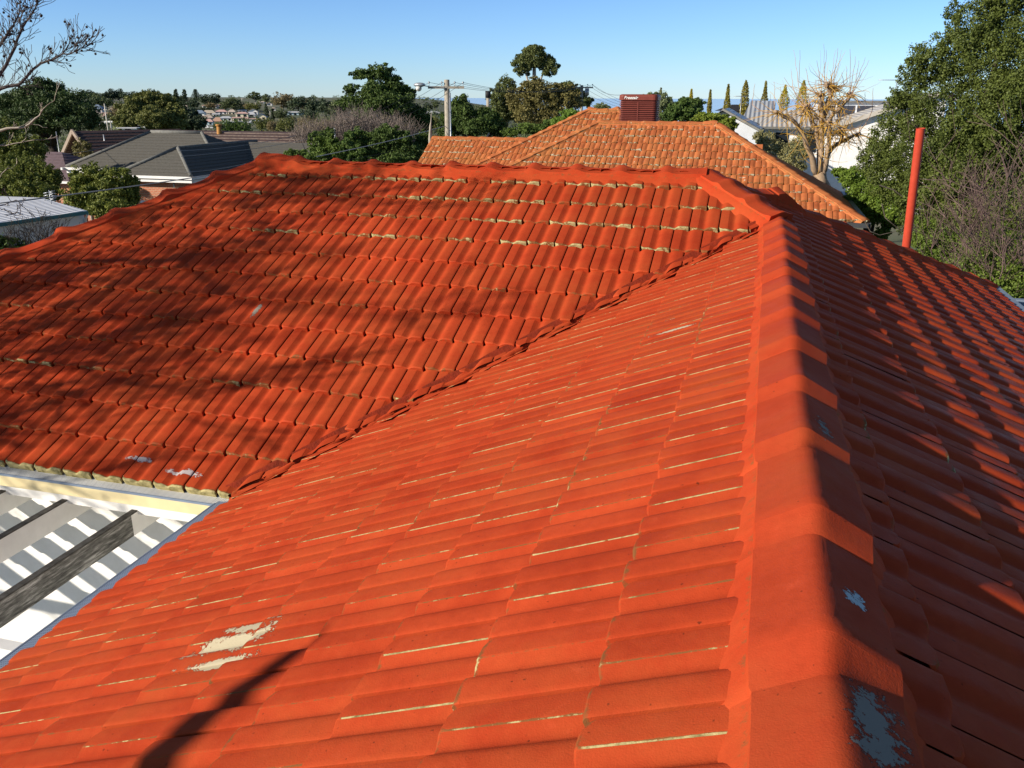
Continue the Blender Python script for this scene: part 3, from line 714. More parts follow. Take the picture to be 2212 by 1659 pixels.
# ================================================================== grey hipped brick house (left)
def hipblock(mb, x0, x1, y0, y1, ze, m, mat=0, ridge_axis='x', drop=.02):
    """hip roof over a rectangle with thickness; returns the ridge end points"""
    if ridge_axis == 'x':
        h = (y1 - y0) / 2; a = Vector((x0 + h, y0 + h, ze + m * h)); b = Vector((x1 - h, y0 + h, ze + m * h))
        P = [Vector((x0, y0, ze)), Vector((x1, y0, ze)), Vector((x1, y1, ze)), Vector((x0, y1, ze))]
        F = [(P[0], P[1], b, a), (P[1], P[2], b), (P[2], P[3], a, b), (P[3], P[0], a)]
    else:
        h = (x1 - x0) / 2; a = Vector((x0 + h, y0 + h, ze + m * h)); b = Vector((x0 + h, y1 - h, ze + m * h))
        P = [Vector((x0, y0, ze)), Vector((x1, y0, ze)), Vector((x1, y1, ze)), Vector((x0, y1, ze))]
        F = [(P[0], P[1], a), (P[1], P[2], b, a), (P[2], P[3], b), (P[3], P[0], a, b)]
    for f in F: course_face(mb, f, m, mat)
    mb.poly([p - Vector((0, 0, .04)) for p in P], mat)
    return a, b, P
def course_face(mb, f, m, mat=0, g=.30, t=.022, bmat=None):
    """stepped courses: slices a roof face at equal heights, each slice tilted out at its lower edge"""
    f = [Vector(p) for p in f]; z0 = min(p.z for p in f); z1 = max(p.z for p in f)
    n = (f[1] - f[0]).cross(f[2] - f[1]).normalized()
    if n.z < 0: n = -n
    dzc = g * m / math.sqrt(1 + m * m); k = max(1, round((z1 - z0) / dzc)); dzc = (z1 - z0) / k
    for i in range(k):
        lo, hi = z0 + i * dzc, z0 + (i + 1) * dzc
        poly = clipz(clipz(f, lo, 1), hi, -1)
        if len(poly) < 3: continue
        pts = [p + n * (t * (1 - (p.z - lo) / dzc)) for p in poly]
        mb.poly(pts, mat)
        low = [p for p in poly if abs(p.z - lo) < 1e-4]
        if len(low) >= 2:
            low.sort(key=lambda p: (p - f[0]).length); a, b = low[0], low[-1]
            mb.poly([a - n * .01, b - n * .01, b + n * t, a + n * t], mat if bmat is None else bmat)
def clipz(f, z, s):
    out = []; k = len(f)
    for i in range(k):
        a, b = f[i], f[(i + 1) % k]; da, db = (a.z - z) * s, (b.z - z) * s
        if da >= -1e-9: out.append(a)
        if (da > 1e-9 and db < -1e-9) or (da < -1e-9 and db > 1e-9): out.append(a.lerp(b, da / (da - db)))
    return out
def hipline(mb, a, b, w=.13, h=.08, m=0): mb.tube([a + Vector((0, 0, .03)), b + Vector((0, 0, .03))], w * .8, 6, m)
gh = empty('grey_roofed_brick_house', (-33, 42, gz(-33, 42)), 'orange brick house with grey tiled hip roof and white gutters, behind the leafy bush', 'house')
g1 = Vector((-37.55, 40.56, 2.0)); r1 = Vector((-34.24, 43.87, 3.8)); x1r = -30.84; mg1 = .545
g2 = Vector((-27.19, 37.43, 2.0)); r2_ = Vector((-29.44, 39.67, 3.24))
mb = MB()
a, b, P1 = hipblock(mb, g1.x, x1r + (r1.y - g1.y), g1.y, 2 * r1.y - g1.y, 2.0, mg1, 0, 'x')
hx = 2.24; a2, b2, P2 = hipblock(mb, g2.x - 2 * hx, g2.x, g2.y, g2.y + 12, 2.0, mg1, 0, 'y')
mb.build('roof', M_GREYT, gh)
mb = MB()
for p, q in ((a, P1[0]), (b, P1[1]), (a, b), (a2, P2[0]), (a2, P2[1]), (a2, b2)): hipline(mb, p, q)
mb.build('ridge_capping', M_GREYC, gh)
# rear wing continuing to the right
wr0 = gp(508, 316, 3.2)
mb = MB(); xa, xb = g2.x - 1.0, gp(610, 320, 3.3).x; yr = 46.0
a3 = Vector((xa - 4, yr, 3.25)); b3 = Vector((xb, yr, 3.25)); yl = yr - 4.2
course_face(mb, [Vector((xa - 4, yl, 3.25 - 4.2 * .4)), Vector((xb, yl, 3.25 - 4.2 * .4)), b3, a3], .4); mb.poly([a3, b3, (xb, yr + 4.2, 1.6), (xa - 4, yr + 4.2, 1.6)]); 
mb.poly([(xb - .05, yl, 1.5), (xb - .05, yr + 4.2, 1.5), b3 - Vector((.05, 0, 0))])
mb.build('rear_roof', M_GREYT, gh)
mb = MB(); mb.beam((xb, yl - .1, 3.25 - 4.25 * .4), b3, .06, .2); mb.beam((xb, yr + 4.2, 1.6), b3, .06, .2); mb.build('barge_board', M_BLUEG, gh)
mb = MB(); mb.tube([b3, b3 + Vector((0, 0, .85))], .035, 6); mb.build('finial', M_WHITE, gh)
mb = MB()
mb.box(((P1[0].x + P1[1].x) / 2, P1[0].y - .06, 1.93), (P1[1].x - P1[0].x, .12, .13)); mb.box(((P2[0].x + P2[1].x) / 2, P2[0].y - .06, 1.93), (P2[1].x - P2[0].x + .2, .12, .13))
mb.box((P2[1].x + .06, P2[0].y + 6, 1.93), (.12, 12.1, .13)); mb.box((P1[0].x - .06, P1[0].y + 3, 1.93), (.12, 6.6, .13))
mb.box(((P1[0].x + P1[1].x) / 2, P1[0].y + .04, 1.76), (P1[1].x - P1[0].x, .1, .14)); mb.box(((P2[0].x + P2[1].x) / 2, P2[0].y + .04, 1.76), (P2[1].x - P2[0].x, .1, .14)); mb.box((P2[1].x - .04, P2[0].y + 6, 1.76), (.1, 11.9, .14))
mb.tube([(P1[0].x + .75, P1[0].y + .25, 1.8), (P1[0].x + .8, P1[0].y + .45, 1.4), (P1[0].x + .8, P1[0].y + .45, -1)], .05, 6)
mb.build('gutter', M_WHITE, gh)
mb = MB(); zb = gz(-33, 42) - .5
def wallbox(mb, x0, x1, y0, y1, z0, z1, m=0): mb.box(((x0 + x1) / 2, (y0 + y1) / 2, (z0 + z1) / 2), (x1 - x0, y1 - y0, z1 - z0), m)
wallbox(mb, P1[0].x + .5, P1[1].x - .5, P1[0].y + .5, P1[2].y - .5, zb, 1.85); wallbox(mb, P2[0].x + .5, P2[1].x - .5, P2[0].y + .5, P2[2].y - .5, zb, 1.84); wallbox(mb, xa, xb - .2, yl + .5, yr + 3, zb, 1.65)
mb.build('brick_wall', M_BRICK, gh)
wy = P2[0].y + .5
fl = gp(389, 395, 1.4); fx = P2[1].x - .5 - 1.1
mb = MB(); mb.box((fx + .2, wy - .1, 1.25), (.24, .16, .2)); mb.tube([(fx + .2, wy - .05, 1.4), (fx + .2, wy - .05, 1.62)], .03, 5); mb.build('meter_box', simple('pale blue box', (.5, .6, .66)), gh)
mb = MB(); mb.ball((P2[0].x + 1.15, wy - .12, .55), .16, 0, 12, 8); mb.build('globe_lamp', M_WHITE, gh)

# ================================================================== brown tiled gable house behind
bh = empty('brown_gable_house', (-50, 60, gz(-50, 60)), 'dark brown tiled house with a pale brick gable end, behind the grey roof', 'house')
M_EDGELIT = simple('painted sunlit tile edge', (.30, .24, .20), (.13, .10, .09), .6, 6)  # paler tan on the tile butts paints in sunlight catching the edges
ga = at(158, 283, 62); hd = R(32.7); rv = Vector((math.sin(hd), math.cos(hd), 0)); gv = Vector((rv.y, -rv.x, 0)); mbr = .5; hw_ = 5.0
tl_ = 4.0
while proj(ga + rv * tl_)[0] < 388 and tl_ < 60: tl_ += .1
ge = ga + rv * tl_; dn = Vector((0, 0, -mbr * hw_))
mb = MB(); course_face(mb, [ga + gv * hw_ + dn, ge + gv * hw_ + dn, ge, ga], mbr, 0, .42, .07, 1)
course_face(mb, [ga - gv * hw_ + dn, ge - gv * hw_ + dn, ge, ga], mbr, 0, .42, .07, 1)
mb.build('roof', [M_BROWNT, M_EDGELIT], bh)
mb = MB()
for sg in (1, -1): mb.beam(ga + gv * hw_ * sg + dn - rv * .06, ga - rv * .06, .1, .30)
mb.build('barge_board', simple('tan barge', (.30, .24, .19)), bh)
mb = MB(); zb = gz(ga.x, ga.y) - .5; w0 = ga + rv * .7; dz_ = Vector((0, 0, -.2))
gp0, gp1 = w0 + gv * (hw_ - .5), w0 - gv * (hw_ - .5)
mb.prism([(gp0.x, gp0.y, zb), gp0 + dn + dz_ * -1, w0 + dz_, gp1 + dn + dz_ * -1, (gp1.x, gp1.y, zb)], rv * .2)
mb.prism([(gp0.x, gp0.y, zb), (gp0.x, gp0.y, gp0.z + dn.z), gp0 + dn + rv * tl_, Vector((gp0.x, gp0.y, zb)) + rv * tl_], -gv * .2)
mb.build('brick_wall', M_TANBR, bh)
mb = MB()
mb.prism([w0 + gv * -.2 + Vector((0, 0, z)) - rv * .05 for z in (-3.4, -1.5)] + [w0 - gv * 3.0 + Vector((0, 0, z)) - rv * .05 for z in (-1.9, -3.4)], rv * .04); mb.build('window', simple('blue grey painted shade', (.18, .22, .28)), bh)  # not a window: blue-grey panel painting the shade on this half of the gable
mb = MB(); q = w0 + gv * 2.6 - rv * .04; mb.prism([q + Vector((0, 0, -3.2)), q + Vector((0, 0, -1.75)), q + gv * .7 + Vector((0, 0, -1.95)), q + gv * .7 + Vector((0, 0, -3.2))], rv * .05); mb.build('window', M_WHITE, bh)
mb = MB(); pchim = at(225, 300, 62); mb.tube([(pchim.x, pchim.y, pchim.z - .9), (pchim.x, pchim.y, pchim.z + .3)], .04, 5); mb.build('vent_pipe', M_STEEL, bh)
# second brown roof
b2 = empty('long_brown_roofed_house', (-36, 66, gz(-36, 66)), 'long low house with streaky brown tiled roof and orange chimney pot behind the grey roof', 'house')
q0 = at(391, 281, 68); zR = q0.z; yR = q0.y; xR0 = q0.x; xR1 = xR0
for i in range(3000):
    if proj((xR0 + i * .02, yR, zR))[0] > 640: xR1 = xR0 + i * .02; break
hb = 6.0; mb = MB()
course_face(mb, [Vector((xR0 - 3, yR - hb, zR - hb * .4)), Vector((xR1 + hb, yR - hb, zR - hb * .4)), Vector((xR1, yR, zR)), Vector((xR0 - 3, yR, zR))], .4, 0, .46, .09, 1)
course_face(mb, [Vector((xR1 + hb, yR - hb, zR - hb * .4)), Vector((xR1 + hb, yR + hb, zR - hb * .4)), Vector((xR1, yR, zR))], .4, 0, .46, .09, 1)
mb.poly([(xR0 - 3, yR, zR), (xR1, yR, zR), (xR1 + hb, yR + hb, zR - hb * .4), (xR0 - 3, yR + hb, zR - hb * .4)])
yf = yR - 7.5; zf2 = zR - 1.3; xf0 = gp(500, 300, zf2).x
mb.build('roof', [simple('brown tile weathered', (.11, .065, .055), (.055, .038, .036), .6, 4, .4, bscale=30), M_EDGELIT], b2)
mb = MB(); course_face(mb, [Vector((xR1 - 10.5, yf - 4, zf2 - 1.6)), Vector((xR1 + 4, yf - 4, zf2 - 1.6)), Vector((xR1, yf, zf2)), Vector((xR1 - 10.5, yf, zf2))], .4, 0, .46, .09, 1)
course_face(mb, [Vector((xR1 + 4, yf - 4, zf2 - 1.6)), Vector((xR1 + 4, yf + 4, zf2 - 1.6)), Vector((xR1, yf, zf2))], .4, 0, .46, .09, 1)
course_face(mb, [Vector((xR1 - 10.5 - 4, yf - 4, zf2 - 1.6)), Vector((xR1 - 10.5, yf - 4, zf2 - 1.6)), Vector((xR1 - 10.5, yf, zf2))], .4)
mb.build('front_roof', [M_BLUET, M_EDGELIT], b2)
mb = MB(); zb = gz(-36, 66) - 1; wallbox(mb, xR0 - 2, xR1 + hb - .6, yR - hb + .6, yR + hb - .6, zb, zR - hb * .4); wallbox(mb, xR1 - 13, xR1 + 3.4, yf - 3.4, yf + 3, zb, zf2 - 1.65); mb.build('brick_wall', M_TANBR, b2)
ch = at(474, 287, 66.5); mb = MB(); mb.tube([ch - Vector((0, 0, .8)), ch + Vector((0, 0, .55))], [.24, .16], 8); mb.tube([ch + Vector((0, 0, .5)), ch + Vector((0, 0, .62))], [.24, .22], 8); mb.build('chimney_pot', simple('orange clay', (.45, .22, .06)), b2)
# small hip roof lower left
sh = empty('small_tiled_house', (-42, 36, gz(-42, 36)), 'small mauve-brown tiled roof half hidden by trees, left of the orange brick wall', 'house')
c0 = gp(150, 392, 1.2); mb = MB(); a4, b4, P4 = hipblock(mb, c0.x - 7, c0.x, c0.y, c0.y + 5.6, 1.2, .5, 0, 'x'); mb.build('roof', simple('mauve tile', (.17, .12, .13), (.11, .08, .085), .8, 6, .3), sh)
mb = MB(); wallbox(mb, P4[0].x + .4, P4[1].x - .4, P4[0].y + .4, P4[2].y - .4, -2.5, 1.1); mb.build('brick_wall', M_BRICK, sh)
mb = MB(); mb.box(((P4[0].x + P4[1].x) / 2, P4[0].y - .05, 1.14), (7.1, .1, .12)); mb.build('gutter', M_WHITE, sh)
# white shed
sd_ = empty('white_metal_shed', (-14, 22, gz(-14, 22)), 'white shed with ribbed metal roof at the left edge, just above the red roof', 'shed')
s0 = gp(188, 455, 2.45); s1 = gp(-70, 490, 2.45); s2_ = gp(88, 427, 2.62); s3 = gp(-90, 450, 2.62); s4 = s2_ + (s2_ - (s0 + (s1 - s0) * .3)) * .9
mb = MB(); mb.prism([s1, s0, s2_, s3], (0, 0, -.05)); 
bk = (s2_ - s0); bk2 = Vector((bk.x, bk.y, -bk.z)); mb.prism([s3, s2_, s2_ + bk2 + (s0 - s2_) * .0, s3 + bk2], (0, 0, -.05))
mb.build('roof', M_CORW, sd_)
mb = MB(); mb.beam(s1 + Vector((0, 0, -.06)), s0 + Vector((0, 0, -.06)), .09, .10); mb.build('gutter', simple('teal trim', (.05, .16, .18)), sd_)
mb = MB(); off = (s2_ - s0).normalized() * .25; p0 = s0 + off; p1 = s1 + off; p0.z = p1.z = 2.4
mb.poly([p1 - Vector((0, 0, 4)), p0 - Vector((0, 0, 4)), p0, p1]); q = s2_ + bk2; q.z = 2.4; mb.poly([p0 - Vector((0, 0, 4)), q - Vector((0, 0, 4)), q, (s2_.x, s2_.y, 2.55), p0]); mb.build('wall', M_FIBRO, sd_)
mb = MB(); mb.tube([s0 + Vector((0, 0, -.1)), s0 + off * .8 + Vector((0, 0, -.3)), p0 + Vector((0, -.05, -3.5))], .04, 6); mb.build('downpipe', M_WHITE, sd_)
an = empty('tv_antenna', tuple(gp(115, 470, 2.42)), 'small bow-tie television antenna on a thin mast in front of the white shed', 'antenna')
ap = gp(115, 468, 2.3); at_p = ap + Vector((0, 0, .80))
for _ in range(300):
    if proj(at_p)[1] < 413: break
    at_p.z += .01
mb = MB(); mb.tube([ap, at_p], .016, 6); mb.build('mast', M_STEEL, an)
mb = MB(); an.location = ap
rt = Vector((_ca, _sa, 0))
for i in range(4):
    z = at_p.z - .06 - i * .07
    for s_ in (-1, 1): mb.tube([(at_p.x, at_p.y, z), Vector((at_p.x, at_p.y, z)) + rt * s_ * .18 + Vector((0, 0, .04 * s_))], .008, 4); mb.tube([(at_p.x, at_p.y, z), Vector((at_p.x, at_p.y, z)) + rt * s_ * .18 - Vector((0, 0, .05))], .008, 4)
mb.build('elements', M_STEEL, an)

# ================================================================== houses at right
gc = empty('grey_metal_roofed_house', tuple(at(1600, 300, 58)), 'house with grey corrugated metal roofs between the bush and the pale house, right background', 'house')
gc.location.z = gz(gc.location.x, gc.location.y)
A0 = at(1562, 236, 52); A1 = at(1646, 284, 49); A2 = at(1520, 262, 52); mb = MB()
bkv = Vector((0, 9, 0))
mb.prism([A0, A1, A1 + bkv, A0 + bkv], (0, 0, -.05)); mb.prism([A2, A0, A0 + bkv, A2 + bkv], (0, 0, -.05)); mb.build('gable_roof', M_CORG, gc)
mb = MB(); B0 = at(1623, 217, 66); B1 = at(1676, 218, 66); B2 = at(1656, 292, 60); B3 = at(1592, 256, 60); B2.z = B3.z = min(B2.z, B3.z) + .3
mb.prism([B3, B2, B1, B0], (0, 0, -.06)); mb.prism([B0, B1, B1 + Vector((0, 5, -2)), B0 + Vector((0, 5, -2))], (0, 0, -.06)); mb.build('main_roof', M_CORG, gc)
mb = MB(); mb.beam(A0 + Vector((0, -.05, 0)), A1 + Vector((0, -.05, 0)), .1, .12); mb.build('barge_board', M_GREYC, gc)
mb = MB(); zb = gz(A0.x, A0.y) - 1
mb.prism([(A0.x - 1.5, A0.y + .4, zb), (A1.x - .2, A0.y + .4, zb), (A1.x - .2, A0.y + .4, A1.z - .1), (A0.x, A0.y + .4, A0.z - .15), (A0.x - 1.5, A0.y + .4, A2.z)], (0, 8, 0)); wallbox(mb, B3.x + .4, B2.x - .1, B3.y + .5, B3.y + 8, zb, B3.z - .1)
mb.build('wall', M_FIBRO, gc)
def yagi(parent_label, px, py, d, hgt, wpx, name='tv_antenna'):
    p = at(px, py, d); w = wpx * d / FPX; e = empty(name, (p.x, p.y, p.z - hgt), parent_label, 'antenna')
    mb = MB(); mb.tube([p - Vector((0, 0, hgt)), p], .022, 5); mb.build('mast', M_STEEL, e)
    mb = MB(); l, r_ = p - Vector((_ca, _sa, 0)) * w * .6, p + Vector((_ca, _sa, 0)) * w * .4; mb.tube([l, r_], .022, 5)
    for i in range(8):
        q = l.lerp(r_, i / 7); mb.tube([q - Vector((.08, .4, 0)) * .6, q + Vector((.08, .4, 0)) * .6], .012, 4)
    mb.build('elements', M_STEEL, e)
yagi('thin yagi television antenna between two cypresses above the grey metal roof', 1602, 208, 62, 2.2, 24)
yagi('television antenna sticking out left of the big leafy tree above the white gable', 1938, 173, 52, 2.5, 62)
wh = empty('pale_gabled_house', tuple(at(1780, 300, 60)), 'pale house with bright white gable wall and cream corrugated roof, behind the pollarded tree', 'house')
wh.location.z = gz(wh.location.x, wh.location.y)
C0 = at(1644, 238, 60); C1 = at(1800, 236, 60); zre = C0.z; C1.z = zre
C3 = at(1641, 274, 56); C2 = Vector((C1.x, C3.y, C3.z)); C0 = Vector((C3.x, C1.y, zre))
mb = MB(); mb.prism([C3, C2, C1, C0], (0, 0, -.07)); mb.prism([C0, C1, C1 + Vector((0, 4, -1.2)), C0 + Vector((0, 4, -1.2))], (0, 0, -.07)); mb.build('roof', M_CORC, wh)
mb = MB(); mb.beam(C3 + Vector((0, -.06, -.05)), C2 + Vector((0, -.06, -.05)), .12, .14); mb.build('gutter', M_GREYC, wh)
D0 = at(1795, 273, 55); D1 = at(1915, 233, 55); yw_ = D0.y; zb = gz(D0.x, D0.y) - 1
xr_ = D1.x + 1.0; D1 = Vector((D1.x, yw_, D1.z))
for _ in range(200):
    if proj(D1)[1] > 233.5: break
    D1.z -= .02
sl_ = (D1.z - D0.z) / (D1.x - D0.x); xr_ = D1.x + .2; xap = xr_ + 2.5; zap = D1.z + sl_ * 2.7
mb = MB(); mb.prism([(D0.x, yw_ + .35, zb), (xap + .5, yw_ + .35, zb), (xap + .5, yw_ + .35, zap - .5 * sl_), (xap, yw_ + .35, zap), (D0.x, yw_ + .35, D0.z)], (0, .25, 0))
wallbox(mb, C3.x + .35, C2.x, C3.y + .5, C3.y + 7, zb, C3.z - .05); mb.build('wall', M_WHITE, wh)
mb = MB(); mb.prism([(D0.x - .4, yw_, D0.z - .4 * sl_), (xap, yw_, zap), (xap, yw_ + 9, zap), (D0.x - .4, yw_ + 9, D0.z - .4 * sl_)], (0, 0, -.12)); mb.prism([(xap, yw_, zap), (xap + 1, yw_, zap - 1 * sl_), (xap + 1, yw_ + 9, zap - 1 * sl_), (xap, yw_ + 9, zap)], (0, 0, -.12)); mb.build('gable_roof', M_CORC, wh)
mb = MB(); mb.beam((D0.x - .4, yw_ - .04, D0.z - .4 * sl_ - .06), (xap, yw_ - .04, zap - .06), .06, .26); mb.build('barge_board', simple('stone paint', (.5, .46, .4)), wh)
E0_ = at(1762, 242, 63); E1_ = at(1912, 221, 63)
mb = MB(); wallbox(mb, E0_.x, E1_.x + 3, E0_.y, E0_.y + 4, E0_.z - .6, E1_.z); mb.build('clerestory', M_FIBRO, wh)
mb = MB()
for i in range(4): wallbox(mb, E0_.x + .1 + i * 1.3, E0_.x + 1.25 + i * 1.3, E0_.y - .04, E0_.y, E0_.z - .35, E1_.z - .22)
mb.build('window', simple('dark solar glass', (.05, .055, .075), rough=.15), wh)
mb = MB(); wallbox(mb, E0_.x - .2, E1_.x + 3.4, E0_.y - .3, E0_.y + 4.2, E1_.z, E1_.z + .1); mb.build('flat_roof', M_GREYC, wh)
for i, (wx, ww) in enumerate(((C3.x + .9, .9), (C3.x + 2.6, .9))):
    mb = MB(); wallbox(mb, wx, wx + ww, C3.y + .45, C3.y + .5, C3.z - 1.5, C3.z - .35); mb.build('window', M_GLASS, wh)

# ================================================================== poles and wires
def insul(mb, p): mb.tube([p, p + Vector((0, 0, .16))], .018, 5); mb.ball(p + Vector((0, 0, .2)), .06, 0, 6, 5)
def power_pole(label, px, ytop, d, wpx, yarm, x0, x1, cat='power pole'):
    top = at(px, ytop, d); zg_ = gz(top.x, top.y); r = wpx * d / FPX / 2
    e = empty('power_pole', (top.x, top.y, zg_), label, cat)
    mb = MB(); mb.tube([(top.x, top.y, zg_), top], [r * 1.25, r], 12); mb.build('pole', M_POLE, e)
    za = at(px, yarm, d).z; l = at(x0, yarm, d); r_ = at(x1, yarm, d); l.z = r_.z = za
    fw = Vector((-math.sin(AZ), math.cos(AZ), 0)); l -= fw * r; r_ -= fw * r
    mb = MB(); mb.beam(l, r_, .1, .13); mb.build('crossarm', M_POLE, e)
    tips = []
    for t in (.03, .38, .74, .97):
        p = l.lerp(r_, t) + Vector((0, 0, .06)); mb = MB(); insul(mb, p); tips.append(p + Vector((0, 0, .2))); mb.build('insulator', M_STEEL, e)
    return e, top, l, r_, tips
p1, t1, l1, r1_, tips1 = power_pole('near timber power pole with a street lamp arm, behind the orange roof', 965, 172, 50, 11, 189, 925, 1003)
fw = Vector((-math.sin(AZ), math.cos(AZ), 0))
mb = MB(); lp = at(906, 184, 49.6); mb.tube([at(965, 191, 49.8), at(930, 187, 49.6), lp], .025, 5); o = mb.build('lamp_arm', M_STEEL, p1)
mb = MB(); mb.ball(lp + Vector((0, 0, .02)), (.36, .2, .12), 0, 10, 6); mb.build('lamp_head', M_STEEL, p1)
mb = MB(); mb.ball(lp + Vector((-.05, 0, -.17)), (.18, .18, .16), 0, 8, 6); mb.build('lamp_glass', simple('frosted lamp glass', (.7, .7, .64), rough=.3), p1)
mb = MB(); q = at(972, 200, 49.7); mb.tube([q, (q.x, q.y, gz(q.x, q.y))], .04, 6); mb.build('conduit', M_STEEL, p1)
p2, t2, l2, r2b, tips2 = power_pole('second timber power pole with crossarm and small transformer, behind the gum tree and orange roof', 1257, 184, 88, 6, 189, 1235, 1281)
mb = MB(); q = at(1268, 198, 87.5); mb.tube([q - Vector((0, 0, .35)), q + Vector((0, 0, .3))], .2, 8); mb.build('transformer', M_STEEL, p2)
q = at(1054, 203, 78); e = empty('power_pole', (q.x, q.y, gz(q.x, q.y)), 'short bare pole with a dark cap, between the round dark tree and the gum tree', 'power pole')
mb = MB(); mb.tube([(q.x, q.y, gz(q.x, q.y)), q], [.2, .15], 8); mb.build('pole', M_POLE, e); mb = MB(); mb.tube([q - Vector((0, 0, .3)), q + Vector((0, 0, .25))], .24, 8); mb.build('cap', M_BLACK, e)
q = at(932, 242, 33); b_ = at(929, 300, 33); o_ = MB(); o_.tube([(b_.x, b_.y, gz(b_.x, b_.y)), b_, at(930, 272, 33), at(931, 262, 33), q], [.075, .07, .045, .02, .01], 4); o = o_.build('tapered_post', M_POLE); tag(o, 'slim tapered grey post like a spire at the left end of the orange roof', 'post')
def cable(a, b, sag, r, name, label, mat=M_BLACK, group=None, n=22):
    mb = MB(); pts = [Vector(a).lerp(Vector(b), i / n) - Vector((0, 0, sag * 4 * (i / n) * (1 - i / n))) for i in range(n + 1)]
    mb.tube(pts, r, 5); o = mb.build(name, mat); tag(o, label, 'cable', group); return o
cable(at(962, 272, 50), at(-60, 446, 21), .35, .018, 'service_cable', 'thick silvery twisted service cable sweeping from the near pole across the brick house', M_WIRE)
for i, (a, b, s_) in enumerate((((966, 276, 50), (640, 352, 44), .2), ((966, 290, 50), (700, 352, 42), .2))):
    cable(at(*a), at(*b), s_, .011, 'service_cable', ('thin cable just above the thick service cable in front of the dark bushes', 'faint lower thin cable in front of the dark bushes')[i], M_BLACK)
ORD = ('leftmost', 'second', 'third', 'rightmost')
for i, t in enumerate(tips1):
    cable(t, at(600 + i * 40, 300 - i * 4, 42), .5, .009, 'power_line', 'thin line down left past the tall tree, from the near pole\'s %s insulator' % ORD[i], M_BLACK, 'wires running left from the near power pole')
    cable(t, tips2[i], .6, .010, 'power_line', 'thin line between the two crossarm poles, on the %s insulators' % ORD[i], M_BLACK, 'wires between the two power poles')
    cable(tips2[i], at(1420 + i * 12, 246 - i * 2, 60), .5, .011, 'power_line', 'thin line running right towards the cooler from the second pole\'s %s insulator' % ORD[i], M_BLACK, 'wires running right from the second power pole')
cable(at(1343, 205, 60), tips2[3], .3, .012, 'power_line', 'upper line from the second pole to above the cooler', M_BLACK)
cable(at(385, 326, 40), at(640, 292, 52), .15, .011, 'power_line', 'upper thin wire crossing the dark grey roof face', M_WIRE)
cable(at(390, 338, 40), at(700, 292, 52), .15, .011, 'power_line', 'middle thin wire crossing the dark grey roof face', M_WIRE)
cable(at(400, 372, 36), at(560, 345, 40), .1, .010, 'power_line', 'lowest thin wire crossing the dark grey roof near its gutter', M_WIRE)
cable(at(120, 333, 45), at(240, 314, 52), .1, .010, 'power_line', 'wire in front of the gable wall', M_WIRE)

# ================================================================== mid-ground trees
def T(name, label, L, n, size, mat, d0=None, **kw): return tree(name, label, pxlobes(L, d0), n, size, mat, **kw)
T('conifer_tree', 'wide dark layered conifer at left, behind the brown gable house', [(92, 202, 70, 50, 24), (55, 218, 70, 50, 20), (130, 218, 69, 52, 22), (152, 238, 68, 56, 22), (95, 242, 68, 70, 24), (175, 256, 69, 36, 18), (120, 262, 67, 75, 20), (55, 262, 67, 60, 22), (25, 236, 70, 40, 26), (95, 184, 70, 24, 10), (70, 192, 70, 20, 8), (125, 195, 70, 20, 9)], 30000, .30, LF_DARK, shell=(.5, 1.15), clump=.3, nclump=34, aspect=.35, flat=.2, tr=.4)
T('leafy_tree', 'olive green leafy tree at the far left edge in front of the conifer', [(20, 300, 46, 30, 35), (60, 320, 44, 40, 30), (15, 350, 44, 35, 35), (55, 370, 42, 50, 38), (95, 385, 41, 35, 35), (25, 400, 40, 45, 35), (70, 415, 39, 45, 28), (-15, 320, 44, 35, 60), (110, 420, 40, 22, 22)], 26000, .17, leafm('olive green leaves', (.03, .045, .012), (.065, .08, .022), (.11, .12, .03), .6), tr=.2)
T('leafy_bush', 'dense rounded green bush in front of the orange brick wall', [(200, 385, 36, 40, 28), (250, 395, 35.5, 42, 28), (225, 425, 35, 55, 32), (175, 430, 35, 38, 28), (275, 425, 35.5, 28, 35), (285, 400, 36, 18, 22), (180, 400, 36, 28, 22), (240, 450, 34, 55, 25)], 26000, .14, leafm('bush leaves', (.03, .045, .010), (.07, .085, .018), (.14, .15, .04), 1, .2, .3), tr=.15, cat='bush')
T('small_shrub', 'small brownish shrub against the pale brick gable wall', [(178, 322, 55, 18, 18), (182, 338, 54, 20, 14)], 2500, .14, LF_GUMB, tr=.06, cat='shrub')
T('olive_tree', 'broad olive-brown double-domed tree behind the dark ridge of the brown house', [(318, 222, 112, 34, 26), (355, 228, 112, 34, 24), (290, 240, 110, 34, 26), (335, 255, 108, 50, 24), (375, 252, 110, 30, 26), (275, 262, 108, 28, 20), (385, 270, 108, 20, 14)], 26000, .38, LF_OLIVE, tr=.5)
T('dark_tree', 'dark broad tree right of the olive-brown domed tree, above the brown roof', [(405, 250, 125, 26, 16), (425, 265, 122, 22, 14), (395, 266, 122, 26, 16)], 9000, .42, LF_FARD, tr=.4)
